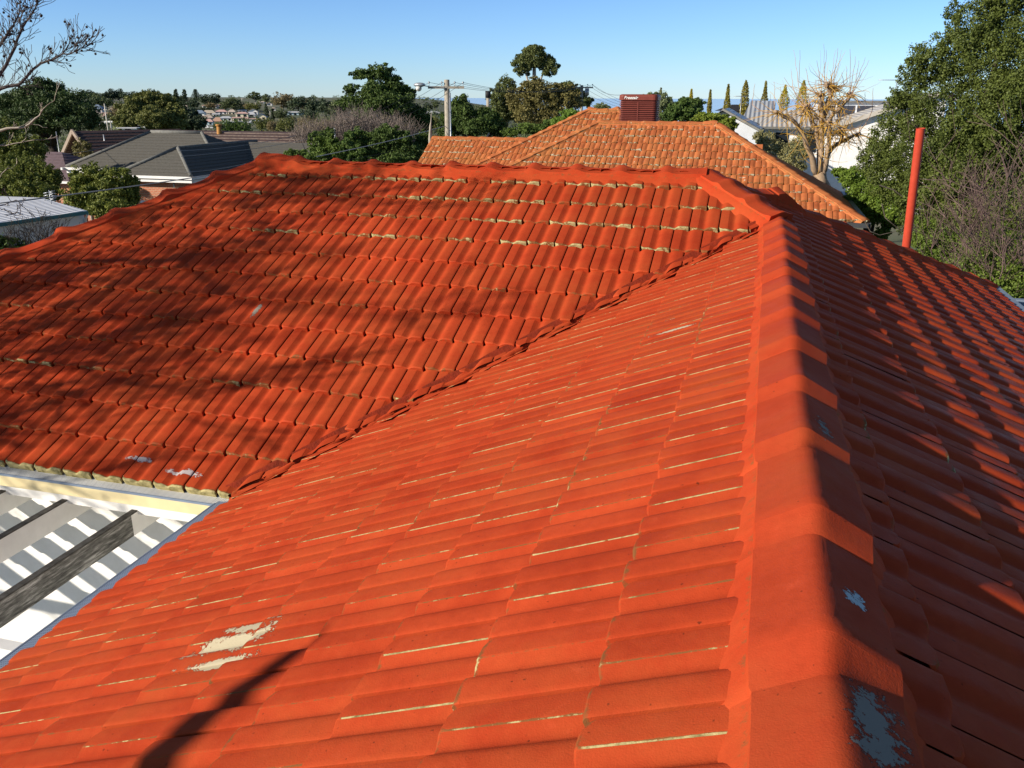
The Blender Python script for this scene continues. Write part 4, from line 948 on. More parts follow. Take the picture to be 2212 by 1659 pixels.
# centre-left group
T('tall_umbrella_tree', 'tallest dark green tree with open layered crown, left of the near power pole', [(822, 156, 75, 28, 18), (779, 160, 75, 22, 10), (757, 193, 75, 15, 10), (845, 173, 75, 19, 12), (848, 192, 75, 30, 17), (880, 204, 75, 19, 16), (806, 200, 74, 32, 26), (840, 220, 74, 47, 26), (890, 240, 75, 30, 21), (770, 222, 74, 40, 18), (917, 262, 75, 20, 23), (800, 240, 74, 54, 23), (865, 262, 75, 54, 32)], 30000, .26, LF_DEEP, shell=(.5, 1.1), clump=.3, nclump=40, tr=.35)
th = empty('bare_thicket', tuple(at(770, 300, 58)), 'wide pinkish grey thicket of bare twiggy shrubs in front of the tall dark tree', 'shrub')
th.location.z = gz(th.location.x, th.location.y)
mb = MB(); rg = random.Random(12)
for i in range(760):
    u = rg.random(); x = 640 + u * 260; env = 232 + 38 * abs(u - .55) ** 1.3 * 2.2 + rg.uniform(0, 55)
    d = 57 + rg.uniform(-2, 2); b = at(x + rg.uniform(-22, 22), 330, d); tpp = at(x + rg.uniform(-14, 14), env, d + rg.uniform(-1, 1))
    p = b.lerp(tpp, rg.uniform(.2, .6)); md = p.lerp(tpp, .5) + Vector((rg.uniform(-.3, .3), rg.uniform(-.3, .3), 0))
    mb.tube([p, md, tpp], [.022, .016, .008], 3, 0, cap=False)
    for k in range(4):
        s_ = p.lerp(tpp, rg.uniform(.2, .95)); mb.tube([s_, s_ + Vector((rg.uniform(-.6, .6), rg.uniform(-.6, .6), rg.uniform(.1, .8)))], [.012, .006], 3, 0, cap=False)
mb.build('twigs', simple('pinkish grey twigs', (.26, .21, .18), (.16, .13, .11), .9, 1), th)
link('dead_leaves', quads_mesh('dead_leaves', lobes_to_leaves(pxlobes([(770, 290, 59, 110, 34), (690, 290, 59, 50, 40), (830, 285, 59, 60, 30)]), 9000, .16, core=.3)), leafm('sparse twig leaves', (.06, .06, .035), (.1, .09, .055), (.15, .12, .08), .6), th)
T('green_bush', 'feathery light olive bush left of the dark bushes, above the red ridge', [(700, 305, 47, 32, 28), (690, 335, 46, 35, 20), (725, 330, 46, 30, 26)], 12000, .15, LF_GREEN, tr=.12, cat='bush')
T('green_bush', 'rounded olive green bush in the middle of the row below the bare thicket', [(765, 305, 47, 30, 26), (770, 335, 46, 35, 22), (750, 325, 46, 25, 25)], 11000, .15, LF_MID, tr=.12, cat='bush')
T('dark_bush', 'largest dark glossy bush directly left of the orange roof corner', [(835, 290, 47, 34, 20), (860, 300, 47, 36, 24), (820, 325, 47, 30, 28), (880, 330, 47, 36, 26), (805, 305, 48, 20, 22), (915, 305, 48, 22, 22), (850, 345, 46, 50, 16)], 22000, .15, LF_DEEP, tr=.15, cat='bush')
T('green_shrub', 'low bright green shrub with upright shoots behind the left end of the red ridge', [(640, 335, 37, 26, 13), (615, 345, 36, 22, 10), (665, 345, 36, 20, 12)], 6000, .11, LF_GREEN, tr=.06, cat='shrub')
T('round_dark_tree', 'dense rounded dark green tree just right of the near power pole', [(1000, 236, 60, 30, 26), (985, 262, 60, 34, 26), (1052, 258, 60, 32, 24), (1030, 275, 59, 45, 22), (965, 280, 60, 25, 18), (1075, 280, 60, 18, 18)], 20000, .2, LF_DEEP, tr=.3, nclump=34, clump=.24)
gt = T('gum_tree', 'tall gum tree with a high separate round top and pale trunk, centre background', [(1152, 128, 85, 34, 22), (1128, 140, 85, 24, 24), (1182, 140, 85, 26, 22), (1156, 108, 85, 24, 10)], 12000, .24, LF_GUM, tr=.28, bark=M_BARKP, nclump=30, clump=.26)
T('gum_tree', 'browner bushy gum tree spreading in front of the tall gum tree', [(1160, 184, 83, 36, 16), (1210, 198, 83, 34, 18), (1118, 205, 83, 26, 18), (1158, 196, 82, 41, 24), (1130, 222, 82, 41, 29), (1180, 222, 82, 46, 29), (1220, 222, 82, 41, 24), (1150, 250, 81, 55, 27), (1205, 250, 81, 46, 24), (1235, 208, 83, 24, 17)], 20000, .26, LF_GUMB, tr=.25, bark=M_BARKP, nclump=30)
T('gum_tree', 'slender dark green gum crown at the left shoulder of the tall gum tree', [(1092, 190, 88, 24, 24), (1082, 214, 88, 29, 27), (1105, 235, 88, 29, 27), (1078, 250, 87, 22, 24)], 9000, .26, LF_GUM, tr=.2)
T('gum_tree', 'dark green crown behind the second power pole', [(1222, 186, 95, 24, 11), (1262, 218, 95, 20, 14), (1240, 205, 95, 26, 16)], 6000, .28, LF_GUM, tr=.2)
T('green_shrub', 'bright yellow-green shrub tucked above the rising orange hip', [(1232, 250, 44, 24, 14), (1212, 265, 43, 24, 12)], 5000, .12, LF_BRIGHT, tr=.06, cat='shrub')
T('green_shrub', 'mid green shrubs under the gum trees at the orange wing ridge', [(1150, 278, 50, 35, 14), (1190, 272, 50, 25, 14), (1105, 285, 50, 22, 10)], 6000, .14, LF_GREEN, tr=.08, cat='shrub')
# right of cooler
T('grey_green_tree', 'wispy grey-green tree directly behind the maroon cooler', [(1428, 218, 62, 24, 18), (1445, 232, 62, 20, 18), (1410, 212, 62, 20, 12), (1300, 232, 66, 20, 10)], 7000, .17, leafm('grey green leaves', (.07, .085, .055), (.10, .12, .075), (.15, .17, .11), .6), tr=.12)
T('green_bush', 'rounded soft green bush right of the cooler', [(1470, 240, 38, 30, 20), (1450, 252, 38, 24, 14), (1495, 250, 38, 22, 16), (1478, 222, 38, 14, 8)], 12000, .11, LF_MID, tr=.1, cat='bush')
T('dark_tree', 'dark round crown behind the soft green bush right of the cooler', [(1495, 226, 55, 26, 16), (1478, 222, 56, 14, 12)], 5000, .18, LF_DEEP, tr=.15)
T('hedge_bush', 'low bright glossy bush behind the right end of the orange ridge', [(1545, 258, 35, 34, 13), (1520, 256, 35, 22, 12), (1575, 268, 34, 18, 16)], 8000, .10, leafm('hedge leaves', (.05, .075, .012), (.09, .12, .02), (.14, .17, .035), 1.5), tr=.08, cat='bush')
T('grey_shrub', 'wispy grey-green shrub between the orange hip and the pollarded tree', [(1660, 310, 36, 24, 22), (1690, 330, 35, 28, 26), (1720, 345, 34, 26, 26), (1640, 295, 37, 14, 14), (1730, 310, 36, 22, 22)], 9000, .09, leafm('grey olive leaves', (.10, .10, .055), (.15, .145, .09), (.22, .2, .13), 1.2), tr=.06, cat='shrub', core=.3)
CY = [(1428, 190, 240, 8, 68, 0, 'thin cypress tip poking up behind the cooler'), (1494, 193, 250, 12, 66, 1, 'yellowish cypress rising from the dark crown right of the cooler'), (1535, 194, 262, 8, 66, 0, 'thinnest brownish cypress, first left of the grey metal roofs'),
      (1574, 182, 262, 13, 66, 0, 'cypress behind the apex of the small grey gable'), (1612, 174, 262, 16, 66, 0, 'pointed cypress just right of the thin antenna'), (1655, 175, 245, 13, 74, 0, 'cypress behind the flat top of the grey metal roof'),
      (1697, 184, 250, 20, 72, 1, 'broad yellow-green cypress left of the pollarded tree'), (1737, 174, 250, 22, 72, 1, 'tallest broad yellow-green cypress seen through the pollarded tree')]
for (px, yt, yb_, w, d, k, lab) in CY:
    top = at(px, yt, d); bt = at(px, yb_ + 30, d); zg_ = gz(top.x, top.y); m_ = d / FPX; H = top.z - zg_
    e = empty('cypress_tree', (top.x, top.y, zg_), lab, 'cypress', 'pencil cypresses along the right skyline')
    n = 5200; h = rs.uniform(0, 1, n) ** .9; rad = w * m_ / 2 * np.minimum(1, (1 - h) * H / (w * m_ * (3.2 if w < 14 else 1.6)) + .10) * (1 + .12 * np.sin(h * 37 + px)) ; a_ = rs.uniform(0, 6.283, n); rr = rad * rs.uniform(.6, 1.08, n)
    P = np.stack([top.x + rr * np.cos(a_), top.y + rr * np.sin(a_), zg_ + h * H], axis=1); ow = np.stack([np.cos(a_), np.sin(a_), .5 + 0 * a_], axis=1)
    link('crown', quads_mesh('crown', leaf_quads(P, ow, .16, .35, .4)), LF_CYP if k else LF_CYPD, e)
    mb = MB(); mb.tube([(top.x, top.y, zg_ - .2), (top.x, top.y, zg_ + H * .9)], [.12, .02], 6); mb.build('trunk', M_BARKD, e)
# pollarded tree
pt = empty('pollarded_tree', tuple(at(1760, 420, 30)), 'heavily pollarded bare tree with knobbly stumps and yellow whips in front of the pale house', 'tree')
pt.location.z = gz(pt.location.x, pt.location.y)
def c6(x, y): return (1566 + x * .2279, 108 + y * .2279)
DP = 29.5; rg = random.Random(5); limbs = [
    ([(945, 1300), (930, 1150), (900, 1000), (870, 800), (815, 640), (765, 560)], .19, .085), ([(870, 1180), (820, 1000), (760, 850), (690, 720), (600, 640), (505, 600)], .16, .07),
    ([(905, 1150), (915, 900), (915, 700), (912, 560), (920, 415)], .15, .09), ([(945, 1150), (985, 900), (985, 780), (985, 690)], .13, .08), ([(975, 700), (1030, 600), (1110, 530), (1190, 430)], .10, .075),
    ([(950, 1080), (1020, 930), (1100, 870), (1180, 830), (1260, 800)], .12, .06), ([(1090, 880), (1110, 820), (1105, 750)], .09, .08), ([(940, 640), (975, 500), (1000, 400), (980, 330)], .11, .085), ([(1000, 440), (1030, 390), (1040, 350)], .07, .07), ([(820, 680), (800, 600), (770, 540)], .08, .09)]
knobs = []; base = at(*c6(935, 1330), DP); gzb = gz(base.x, base.y)
mb = MB(); mb.tube([(base.x, base.y, gzb - .2), base], [.36, .27], 9); mb.tube([base, at(*c6(880, 1170), DP)], [.27, .17], 8); mb.build('trunk', M_POLL, pt)
for L_, r0, r1 in limbs:
    dd = rg.uniform(-.5, .5); pts = [at(*c6(x, y), DP + dd * i / len(L_)) for i, (x, y) in enumerate(L_)]; n_ = len(pts)
    pts2 = densify(pts, 3, rg, .035); m_ = len(pts2); mb = MB(); r0 *= .6; r1 *= .8; mb.tube(pts2, [(r0 + (r1 - r0) * i / (m_ - 1)) * rg.uniform(.88, 1.12) for i in range(m_)], 8)
    for k in range(4): mb.ball(pts2[-1] + Vector((rg.uniform(-.09, .09), rg.uniform(-.09, .09), rg.uniform(-.08, .08))), r1 * rg.uniform(.8, 1.2), 0, 6, 5)
    mb.build('limb', M_POLL, pt); knobs.append((pts2[-1], pts2))
up_ = MB(); yl_ = MB()
def whip(mb, p, d, ln, r, rg, grav=0, w=.2):
    pts = [p]; d = d.normalized()
    for i in range(7):
        d = (d + Vector((rg.uniform(-w, w), rg.uniform(-w, w), rg.uniform(-w, w) + grav))).normalized(); p = p + d * ln / 7; pts.append(p)
    mb.tube(pts, [r * (1 - .75 * i / 7) for i in range(8)], 3, 0, cap=False)
for (k, pts2) in knobs:
    for i in range(6): # spreading then rising shoots
        a_ = rg.uniform(0, 6.283); whip(up_, k, Vector((math.cos(a_), math.sin(a_), rg.uniform(-.3, .5))), rg.uniform(.5, 1.7), .009, rg, .12, .28)
    for i in range(13):
        a_ = rg.uniform(0, 6.283); whip(yl_, k, Vector((math.cos(a_), math.sin(a_), rg.uniform(-.5, .3))), rg.uniform(.4, 1.6), .013, rg, -.12, .25)
    for j in range(26):
        q = rg.choice(pts2[2:]); a_ = rg.uniform(0, 6.283); whip(yl_, q, Vector((math.cos(a_) * .6, math.sin(a_) * .6, rg.uniform(-1, 1))), rg.uniform(.4, 1.3), .014, rg, rg.choice((-.15, .15)), .2)
for (x0, y0, x1, y1) in ((690, 290, 650, 0), (700, 300, 710, 0), (940, 270, 935, -60), (945, 270, 960, 0), (1010, 300, 1050, 0), (1030, 290, 1070, -20), (1190, 380, 1185, -10), (1200, 330, 1235, 60), (1240, 300, 1270, 100), (1250, 310, 1365, 95), (1245, 290, 1330, 70), (910, 310, 870, 100), (770, 540, 560, 260), (800, 330, 765, 170), (640, 340, 625, 180), (1130, 330, 1110, 210), (1160, 300, 1145, 150), (260, 520, 285, 320), (470, 560, 465, 300), (530, 560, 525, 350), (1400, 560, 1405, 360), (1330, 480, 1330, 400), (440, 560, 430, 420), (860, 340, 855, 280)):
    a, b = at(*c6(x0, y0), DP), at(*c6(x1, y1), DP + rg.uniform(-.6, .6)); k = min(knobs, key=lambda q: (q[0] - a).length)[0]
    pts = densify([k, (k + a) / 2 + Vector((0, 0, -.1)), a, a.lerp(b, .5), b], 2, rg, .03); m_ = len(pts); up_.tube(pts, [.016 * (1 - .7 * i / (m_ - 1)) for i in range(m_)], 4, 0, cap=False)
up_.build('shoots', M_PINKT, pt); yl_.build('yellow_shoots', M_YEL, pt)
# big leafy tree at right
T('big_leafy_tree', 'huge dense dark green tree filling the right edge behind the red roof', [(2115, 62, 22, 50, 55), (2190, 40, 22, 75, 70), (2075, 120, 22, 60, 60), (2010, 140, 22, 50, 45), (1975, 165, 22, 30, 40), (2150, 160, 21, 90, 80), (1960, 235, 22.5, 50, 45), (2050, 235, 21.5, 85, 70), (2190, 260, 20.5, 100, 90), (1925, 300, 23, 48, 50), (1990, 330, 22, 70, 60), (1890, 345, 23.5, 40, 40), (2090, 370, 21, 100, 90), (1930, 380, 23, 55, 50), (2230, 420, 20, 80, 110), (2270, 150, 20, 90, 130), (2160, 0, 22, 50, 40), (2060, 30, 22.5, 20, 26), (1945, 215, 22.5, 26, 20), (1990, 450, 21.5, 60, 50), (2060, 480, 21, 80, 60), (2150, 500, 20, 90, 70), (2230, 540, 19.5, 80, 80), (2010, 395, 21.5, 60, 50), (2110, 300, 20.5, 70, 60)], 150000, .075, LF_BIG, tr=.35, nclump=60, clump=.2, core=.3, aspect=.6)
T('climbing_hedge', 'sunlit bright green hedge at the foot of the big tree, beside the pollarded tree', [(1845, 385, 26, 32, 24), (1870, 420, 25.5, 38, 30), (1850, 440, 25.5, 30, 24), (1905, 420, 25, 35, 35), (1935, 460, 24.5, 35, 35), (1890, 465, 25, 28, 22), (1960, 410, 24, 36, 40), (1815, 372, 27, 18, 12), (1905, 505, 24.5, 18, 14)], 34000, .095, leafm('ivy leaves', (.03, .06, .010), (.07, .11, .018), (.12, .17, .035), 1.2, .25, .3), tr=.12, nclump=40, cat='hedge')
T('lower_foliage', 'leafy green bush below the bare twiggy shrub at the right edge', [(2040, 540, 19, 50, 45), (2110, 590, 18, 60, 50), (2180, 640, 17, 60, 55), (2010, 590, 19, 35, 30), (2150, 540, 18.5, 60, 50), (2220, 580, 17.5, 50, 60), (2000, 510, 19.5, 30, 40), (2060, 640, 18, 50, 30), (2190, 610, 16.2, 55, 40), (2130, 575, 16.8, 45, 35), (2230, 680, 15.6, 50, 40)], 52000, .075, LF_LOW, tr=.12, nclump=44, cat='bush')
bs_ = empty('bare_shrub', tuple(at(2150, 640, 17)), 'purplish bare twiggy shrub in front of the big tree, right of the red flue pipe', 'shrub')
bs_.location.z = gz(bs_.location.x, bs_.location.y)
mb = MB(); rg = random.Random(77); root = at(2210, 720, 16.5)
for i in range(24):
    tgt = at(rg.uniform(1990, 2290), rg.uniform(310, 560) + 0, rg.uniform(15.6, 17.6)); st = root + Vector((rg.uniform(-1.2, 1.2), rg.uniform(-.6, .6), rg.uniform(-1, .5)))
    md = st.lerp(tgt, .5) + Vector((rg.uniform(-.4, .4), rg.uniform(-.4, .4), rg.uniform(0, .4))); pts = densify([st, md, tgt], 4, rg, .05); m_ = len(pts)
    mb.tube(pts, [.015 * (1 - .75 * k / (m_ - 1)) for k in range(m_)], 4, 0, cap=False)
    for k in range(3, m_):
        for j in range(3):
            grow(mb, pts[k], (tgt - st).normalized() + Vector((rg.uniform(-1, 1), rg.uniform(-1, 1), rg.uniform(-.6, .9))), rg.uniform(.3, .7), .007, 1, rg, None, .7, .1, (2, 3), 3, .003)
mb.build('twigs', M_TWIG, bs_)
mb = MB()
for L_ in ([(1868, 478), (1880, 500), (1900, 508), (1935, 500)], [(1900, 400), (1930, 410), (1950, 425)], [(1905, 440), (1912, 470), (1945, 498), (1985, 490)], [(1900, 520), (1930, 535), (1950, 560)]):
    mb.tube([at(x, y, 18.5) for x, y in L_], [.016, .014, .01, .006][:len(L_)], 4, 0, cap=False)
o = mb.build('stray_branches', M_BARK, bs_)

M_BARKG = simple('dark grey bark', (.115, .095, .085), (.05, .042, .04), .9, 8, .5)
# ================================================================== bare tree with seed balls (left)
bt = empty('bare_tree', (-17, 5.5, gz(-17, 5.5)), 'bare winter tree with dangling seed balls reaching in from the top left corner', 'tree')
rg = random.Random(41); DB = 15.0
mbT = MB(); tb = Vector((-16.5, 5.2, gz(-16.5, 5.2))); fork = Vector((-16.3, 5.4, 4.2))
mbT.tube([tb, tb.lerp(fork, .5) + Vector((.1, 0, 0)), fork], [.34, .28, .24], 10); mbT.build('trunk', M_BARKG, bt)
BL = [([(-70, 300), (0, 160), (33, 101), (49, 59), (75, 20), (85, -30)], .05), ([(-70, 260), (0, 192), (42, 182), (88, 137), (127, 122), (160, 112), (182, 104)], .045), ([(-60, 180), (0, 98), (20, 65), (42, 26), (46, -30)], .04),
      ([(-40, 300), (0, 282), (52, 275), (85, 250), (101, 228)], .04), ([(-40, 322), (0, 314), (30, 310), (75, 302)], .025), ([(-40, 392), (0, 383), (20, 358)], .015), ([(-30, 448), (10, 442), (35, 432), (49, 446)], .012), ([(-20, 440), (15, 455), (32, 462), (45, 457)], .012)]
balls = []
for bi, (L_, r0) in enumerate(BL):
    dd = DB if bi < 6 else 13.0
    pts = densify([at(x, y, dd) for x, y in L_], 3, rg, .02); m_ = len(pts); mb = MB(); r0 *= .72
    link0 = pts[0]
    if bi < 5: mb.tube([fork, fork.lerp(link0, .5) + Vector((0, 0, .4)), link0], [.12, .08, r0 * 1.1], 7)
    mb.tube(pts, [max(.006, r0 * (1 - .85 * i / (m_ - 1))) for i in range(m_)], 6, 0, cap=False)
    for i in range(2, m_):
        for j in range(4 if bi < 3 else (1 if i % 2 else 0)):
            d = (pts[i] - pts[i - 1]).normalized() + Vector((rg.uniform(-.9, .9), rg.uniform(-.9, .9), rg.uniform(-.5, 1.0))); tips = []
            grow(mb, pts[i], d, rg.uniform(.10, .26) * (1 if bi < 6 else .5), max(.006, r0 * .25 * (1 - i / m_)), 2, rg, tips, .6, .25, (1, 3), 4, .0045)
            for t_ in tips:
                if rg.random() < .13: balls.append(t_)
    for c_ in ((.95, 0), (.6, 0)):
        balls.append(pts[int((m_ - 1) * c_[0])])
    mb.build('limb', M_BARKP if bi in (3, 4, 5) else M_BARKG, bt)  # lower limbs get the pale colour to stand for sunlight on them
mb = MB(); mb.ball((0, 0, 0), .02, 0, 7, 5); bm_ = mb.mesh('seed_ball'); bm_.materials.append(M_BALL)
for i, q in enumerate(balls[:90]):
    o = bpy.data.objects.new('seed_ball', bm_); col.objects.link(o); o.parent = bt; o.matrix_parent_inverse = Matrix.Translation(-bt.location); o.location = q - Vector((0, 0, .035))
# the rest of the bare crown, out of frame to the left: it throws the branch shadows on the front slope
mb = MB()
for i in range(9):
    a_ = i * 2.4 + rg.uniform(-.3, .3); d = Vector((math.cos(a_) * .8, math.sin(a_) * .8, rg.uniform(.0, .5)))
    if d.x < -.1 and d.y > -.1: d.y = -abs(d.y) - .3
    if d.y > .5: d.y = .1
    grow(mb, fork + Vector((0, 0, rg.uniform(-1.2, .3))), d, rg.uniform(1.9, 2.4), .10, 5, rg, None, .62, .0, (2, 4), 5, .012, .76)
mb.tube([fork, Vector((-15, -1, 4.6)), Vector((-9, -3.8, 4.6)), onW(260, 1740) + SUN * 8.4, onW(330, 1650) + SUN * 8.2, onW(520, 1490) + SUN * 8.0, onW(690, 1375) + SUN * 7.9], [.14, .12, .10, .10, .09, .07, .04], 7)  # unseen limb, added and routed to throw the shadow band on the west slope
for i in range(9):
    a_ = rg.uniform(0, 6.28); q_ = Vector((-12.5 + rg.uniform(-1.5, 1.5), 2.6 + rg.uniform(-2.5, 2.5), 5.6 + rg.uniform(-.8, 1.5)))
    mb.tube([fork, fork.lerp(q_, .5) + Vector((0, 0, .3)), q_], [.08, .06, .04], 5)
    for j in range(3): grow(mb, q_, Vector((rg.uniform(-1, 1), rg.uniform(-1, 1), rg.uniform(-.4, .9))), rg.uniform(.8, 1.3), .035, 4, rg, None, .7, .08, (2, 4), 4, .010, .76)
mb.build('outer_crown', M_BARKG, bt)
# added twig clusters of outer_crown throw shade on the lower left of the front slope
# shrub along the shed wall
mb = MB()
for i in range(60):
    x = rg.uniform(-20, 130); grow(mb, at(x, 590 - abs(x) * .3, 22.0), Vector((rg.uniform(-.5, .5), rg.uniform(-.3, .3), 1)), rg.uniform(.25, .5), .012, 3, rg, None, .7, .1, (2, 3), 3, .005)
e = empty('scraggly_shrub', tuple(at(60, 560, 22)), 'scraggly dark twiggy shrub against the white shed wall', 'shrub'); mb.build('twigs', M_BARKD, e)
link('leaves', quads_mesh('leaves', lobes_to_leaves(pxlobes([(20, 530, 22, 40, 14), (70, 540, 21.8, 50, 10), (-20, 530, 22, 50, 20)]), 4000, .07)), LF_DEEP, e)

# ================================================================== far suburb on the hill
def gdist(px, py):
    r, w = ray(px, py); r = r / w
    d = 180.
    while d < 1600:
        p = r * d; zz = ZC + p.z
        if zz < gz(p.x, p.y): return d
        d += 4
    return 620.
def far_house(label, x0, x1, yt, ye, yb_, roofm, wallm, kind='hip', name='far_house', nw=2, dd=None, cat='house', face=None):
    xc = (x0 + x1) / 2; d = dd or gdist(xc, yb_); s_ = d / FPX / .99; w = (x1 - x0) * s_; p = at(xc, yb_, d); zt = at(xc, yt, d).z; ze = at(xc, ye, d).z
    rot = AZ + (.12 if face is None else face); dp = min(w * .8, 11); zlo = p.z - 2.5
    e = empty(name, (p.x, p.y, gz(p.x, p.y)), label, cat)
    ca, sa = math.cos(rot), math.sin(rot)
    def L(x, y, z): return (p.x + x * ca - y * sa, p.y + x * sa + y * ca, z)
    hw2 = w / 2; mb = MB()
    q = [L(-hw2, 0, 0), L(hw2, 0, 0), L(hw2, dp, 0), L(-hw2, dp, 0)]
    for i in range(4):
        a, b = q[i], q[(i + 1) % 4]; mb.poly([(a[0], a[1], zlo), (b[0], b[1], zlo), (b[0], b[1], ze), (a[0], a[1], ze)])
    if kind == 'gable': mb.poly([L(-hw2, 0, ze), L(hw2, 0, ze), L(0, 0, zt - .05)])
    if kind == 'flat': mb.poly([L(-hw2, 0, ze), L(hw2, 0, ze), L(hw2, dp, ze), L(-hw2, dp, ze)])
    mb.build('wall', wallm, e); mb = MB(); o_ = .4; t = .12
    if kind == 'hip':
        i_ = min(hw2 * .55, dp / 2); c = [L(-hw2 - o_, -o_, ze), L(hw2 + o_, -o_, ze), L(hw2 + o_, dp + o_, ze), L(-hw2 - o_, dp + o_, ze)]; a, b = L(-hw2 + i_, dp / 2, zt), L(hw2 - i_, dp / 2, zt)
        mb.poly([c[0], c[1], b, a]); mb.poly([c[1], c[2], b]); mb.poly([c[2], c[3], a, b]); mb.poly([c[3], c[0], a]); mb.poly(c)
    elif kind == 'gable':
        for sx in (-1, 1): mb.prism([L(sx * (hw2 + o_), -o_, ze - .2), L(0, -o_, zt), L(0, dp, zt), L(sx * (hw2 + o_), dp, ze - .2)], (0, 0, t))
    elif kind == 'side':
        mb.prism([L(-hw2 - o_, -o_, ze), L(hw2 + o_, -o_, ze), L(hw2 + o_, dp / 2, zt), L(-hw2 - o_, dp / 2, zt)], (0, 0, t)); mb.prism([L(-hw2 - o_, dp / 2, zt), L(hw2 + o_, dp / 2, zt), L(hw2 + o_, dp, ze), L(-hw2 - o_, dp, ze)], (0, 0, t))
    else: mb.prism([L(-hw2 - o_, -o_, ze), L(hw2 + o_, -o_, ze), L(hw2 + o_, dp, ze), L(-hw2 - o_, dp, ze)], (0, 0, (zt - ze)))
    mb.build('roof', roofm, e)
    for i in range(nw):
        cx = (i + .5) / nw * w - hw2; hh = (ze - p.z)
        mb = MB(); mb.poly([L(cx - w * .16 / nw * 1.5, -.05, p.z + hh * .3), L(cx + w * .16 / nw * 1.5, -.05, p.z + hh * .3), L(cx + w * .16 / nw * 1.5, -.05, p.z + hh * .8), L(cx - w * .16 / nw * 1.5, -.05, p.z + hh * .8)]); mb.prism([L(cx - w * .16 / nw * 1.5, -.08, p.z + hh * .24), L(cx + w * .16 / nw * 1.5, -.08, p.z + hh * .24), L(cx + w * .16 / nw * 1.5, .0, p.z + hh * .24), L(cx - w * .16 / nw * 1.5, .0, p.z + hh * .24)], (0, 0, .15))
        mb.build('window', M_GLASS, e)
    return e
def k3(x): return 378 + x * .14646
def k3y(y): return 189 + y * .14646
R_RED = simple('far red roof', (.62, .40, .35), (.5, .32, .28), .8, .5); R_BRN = simple('far brown roof', (.5, .42, .35), (.4, .32, .27), .8, .5); R_GRY = simple('far grey roof', (.5, .51, .53), (.4, .41, .43), .8, .5)
R_BLU = simple('far blue roof', (.22, .28, .36), (.18, .23, .30), .7, .5); R_TAN = simple('far tan roof', (.5, .43, .34), (.42, .36, .28), .8, .5); W_YEL = simple('far cream wall', (.85, .77, .55)); W_PNK = simple('far pink wall', (.85, .75, .68)); W_TEAL = simple('far teal wall', (.55, .68, .68))
W_WHT = simple('far white wall', (.85, .84, .8), (.8, .79, .75)); R_ORG = simple('far orange roof', (.5, .31, .22)); R_WHT = simple('far pale roof', (.7, .7, .7))
FH = [('far hillside house with blue-grey hip roof, left end of the white houses', 296, 430, 335, 375, 440, R_BLU, W_WHT, 'hip', 1), ('far house with tan roof and a chimney, second from left on the hill', 385, 590, 335, 378, 405, R_TAN, W_PNK, 'hip', 2),
      ('far long white house under a dull red roof, centre of the hill suburb', 600, 760, 328, 358, 395, R_RED, W_WHT, 'hip', 3), ('far low white building with grey roof below the dull red roof', 565, 650, 385, 398, 425, R_GRY, W_WHT, 'side', 2), ('far small cream house with brown roof beside the long white house', 790, 885, 325, 362, 400, R_BRN, W_YEL, 'hip', 2),
      ('far yellow upper storey block with red eaves, middle of the hill suburb', 905, 1072, 362, 385, 445, R_RED, W_YEL, 'hip', 2), ('far wide cream house with red-edged roof in front of the yellow block', 862, 1060, 440, 452, 500, R_RED, W_YEL, 'side', 3), ('far white flat building right of the wide cream house', 1064, 1235, 455, 466, 505, R_RED, W_WHT, 'flat', 3),
      ('far two-storey white house with pale roof, highest of the cluster', 1090, 1215, 318, 352, 405, R_TAN, W_WHT, 'gable', 2), ('far house with grey roof in front of the white two-storey one', 1060, 1180, 360, 400, 430, R_GRY, W_WHT, 'hip', 1), ('far yellow gabled house with grey-blue roof at the right of the cluster', 1195, 1340, 388, 432, 475, R_BLU, W_YEL, 'gable', 2),
      ('far brown-roofed house low on the left of the hill suburb', 368, 560, 412, 452, 480, R_BRN, W_YEL, 'hip', 2), ('far white gable cottage with teal awning and red-brown roof', 430, 552, 462, 505, 560, R_RED, W_TEAL, 'hip', 2), ('far dark red roof beside the white cottage', 560, 685, 440, 500, 520, R_ORG, W_PNK, 'hip', 1),
      ('far long low white shed above the hedge', 720, 930, 500, 512, 538, R_WHT, W_TEAL, 'flat', 5), ('far dark barrel roofed building below the cream house', 925, 1130, 500, 520, 535, R_GRY, R_GRY, 'side', 0), ('far grey roofed white house between red roof and yellow block', 650, 830, 425, 452, 492, R_GRY, W_WHT, 'hip', 3),
      ('far pale blue and white flat building at the right, alone among trees', 1610, 1868, 355, 372, 415, R_WHT, W_TEAL, 'flat', 4), ('far tiny white house under the tall gum on the skyline', 1248, 1312, 205, 218, 235, R_BRN, W_WHT, 'side', 1), ('far white house with red gable right of the skyline gum', 1355, 1425, 222, 243, 268, R_RED, W_WHT, 'gable', 1),
      ('far white house with orange roof behind the bare skyline tree', 410, 600, 238, 268, 305, R_ORG, W_WHT, 'hip', 3), ('far orange-roofed house left of the dark round skyline tree', 640, 708, 240, 262, 290, R_ORG, W_PNK, 'hip', 1), ('far small white cottage between the columnar trees', 1425, 1480, 295, 308, 340, R_BRN, W_WHT, 'hip', 1),
      ('far cream house with red roof left of the columnar pines on the hill', 90, 190, 262, 280, 320, R_BRN, W_PNK, 'hip', 1), ('far white house in the gap of the bushes below the skyline houses', 940, 1040, 330, 345, 365, R_GRY, W_WHT, 'side', 2)]
for lab, x0, x1, yt, ye, yb_, rm, wm, kd, nw in FH: far_house(lab, k3(x0), k3(x1), k3y(yt), k3y(ye), k3y(yb_), rm, wm, kd, nw=nw)
def k2(x): return 162 + x * .14646
def k2y(y): return 183.6 + y * .14646
far_house('far house with bright blue-grey roof and brick chimney right of the conifer', k2(150), k2(390), k2y(290), k2y(352), k2y(420), R_BLU, W_PNK, 'hip', nw=3)
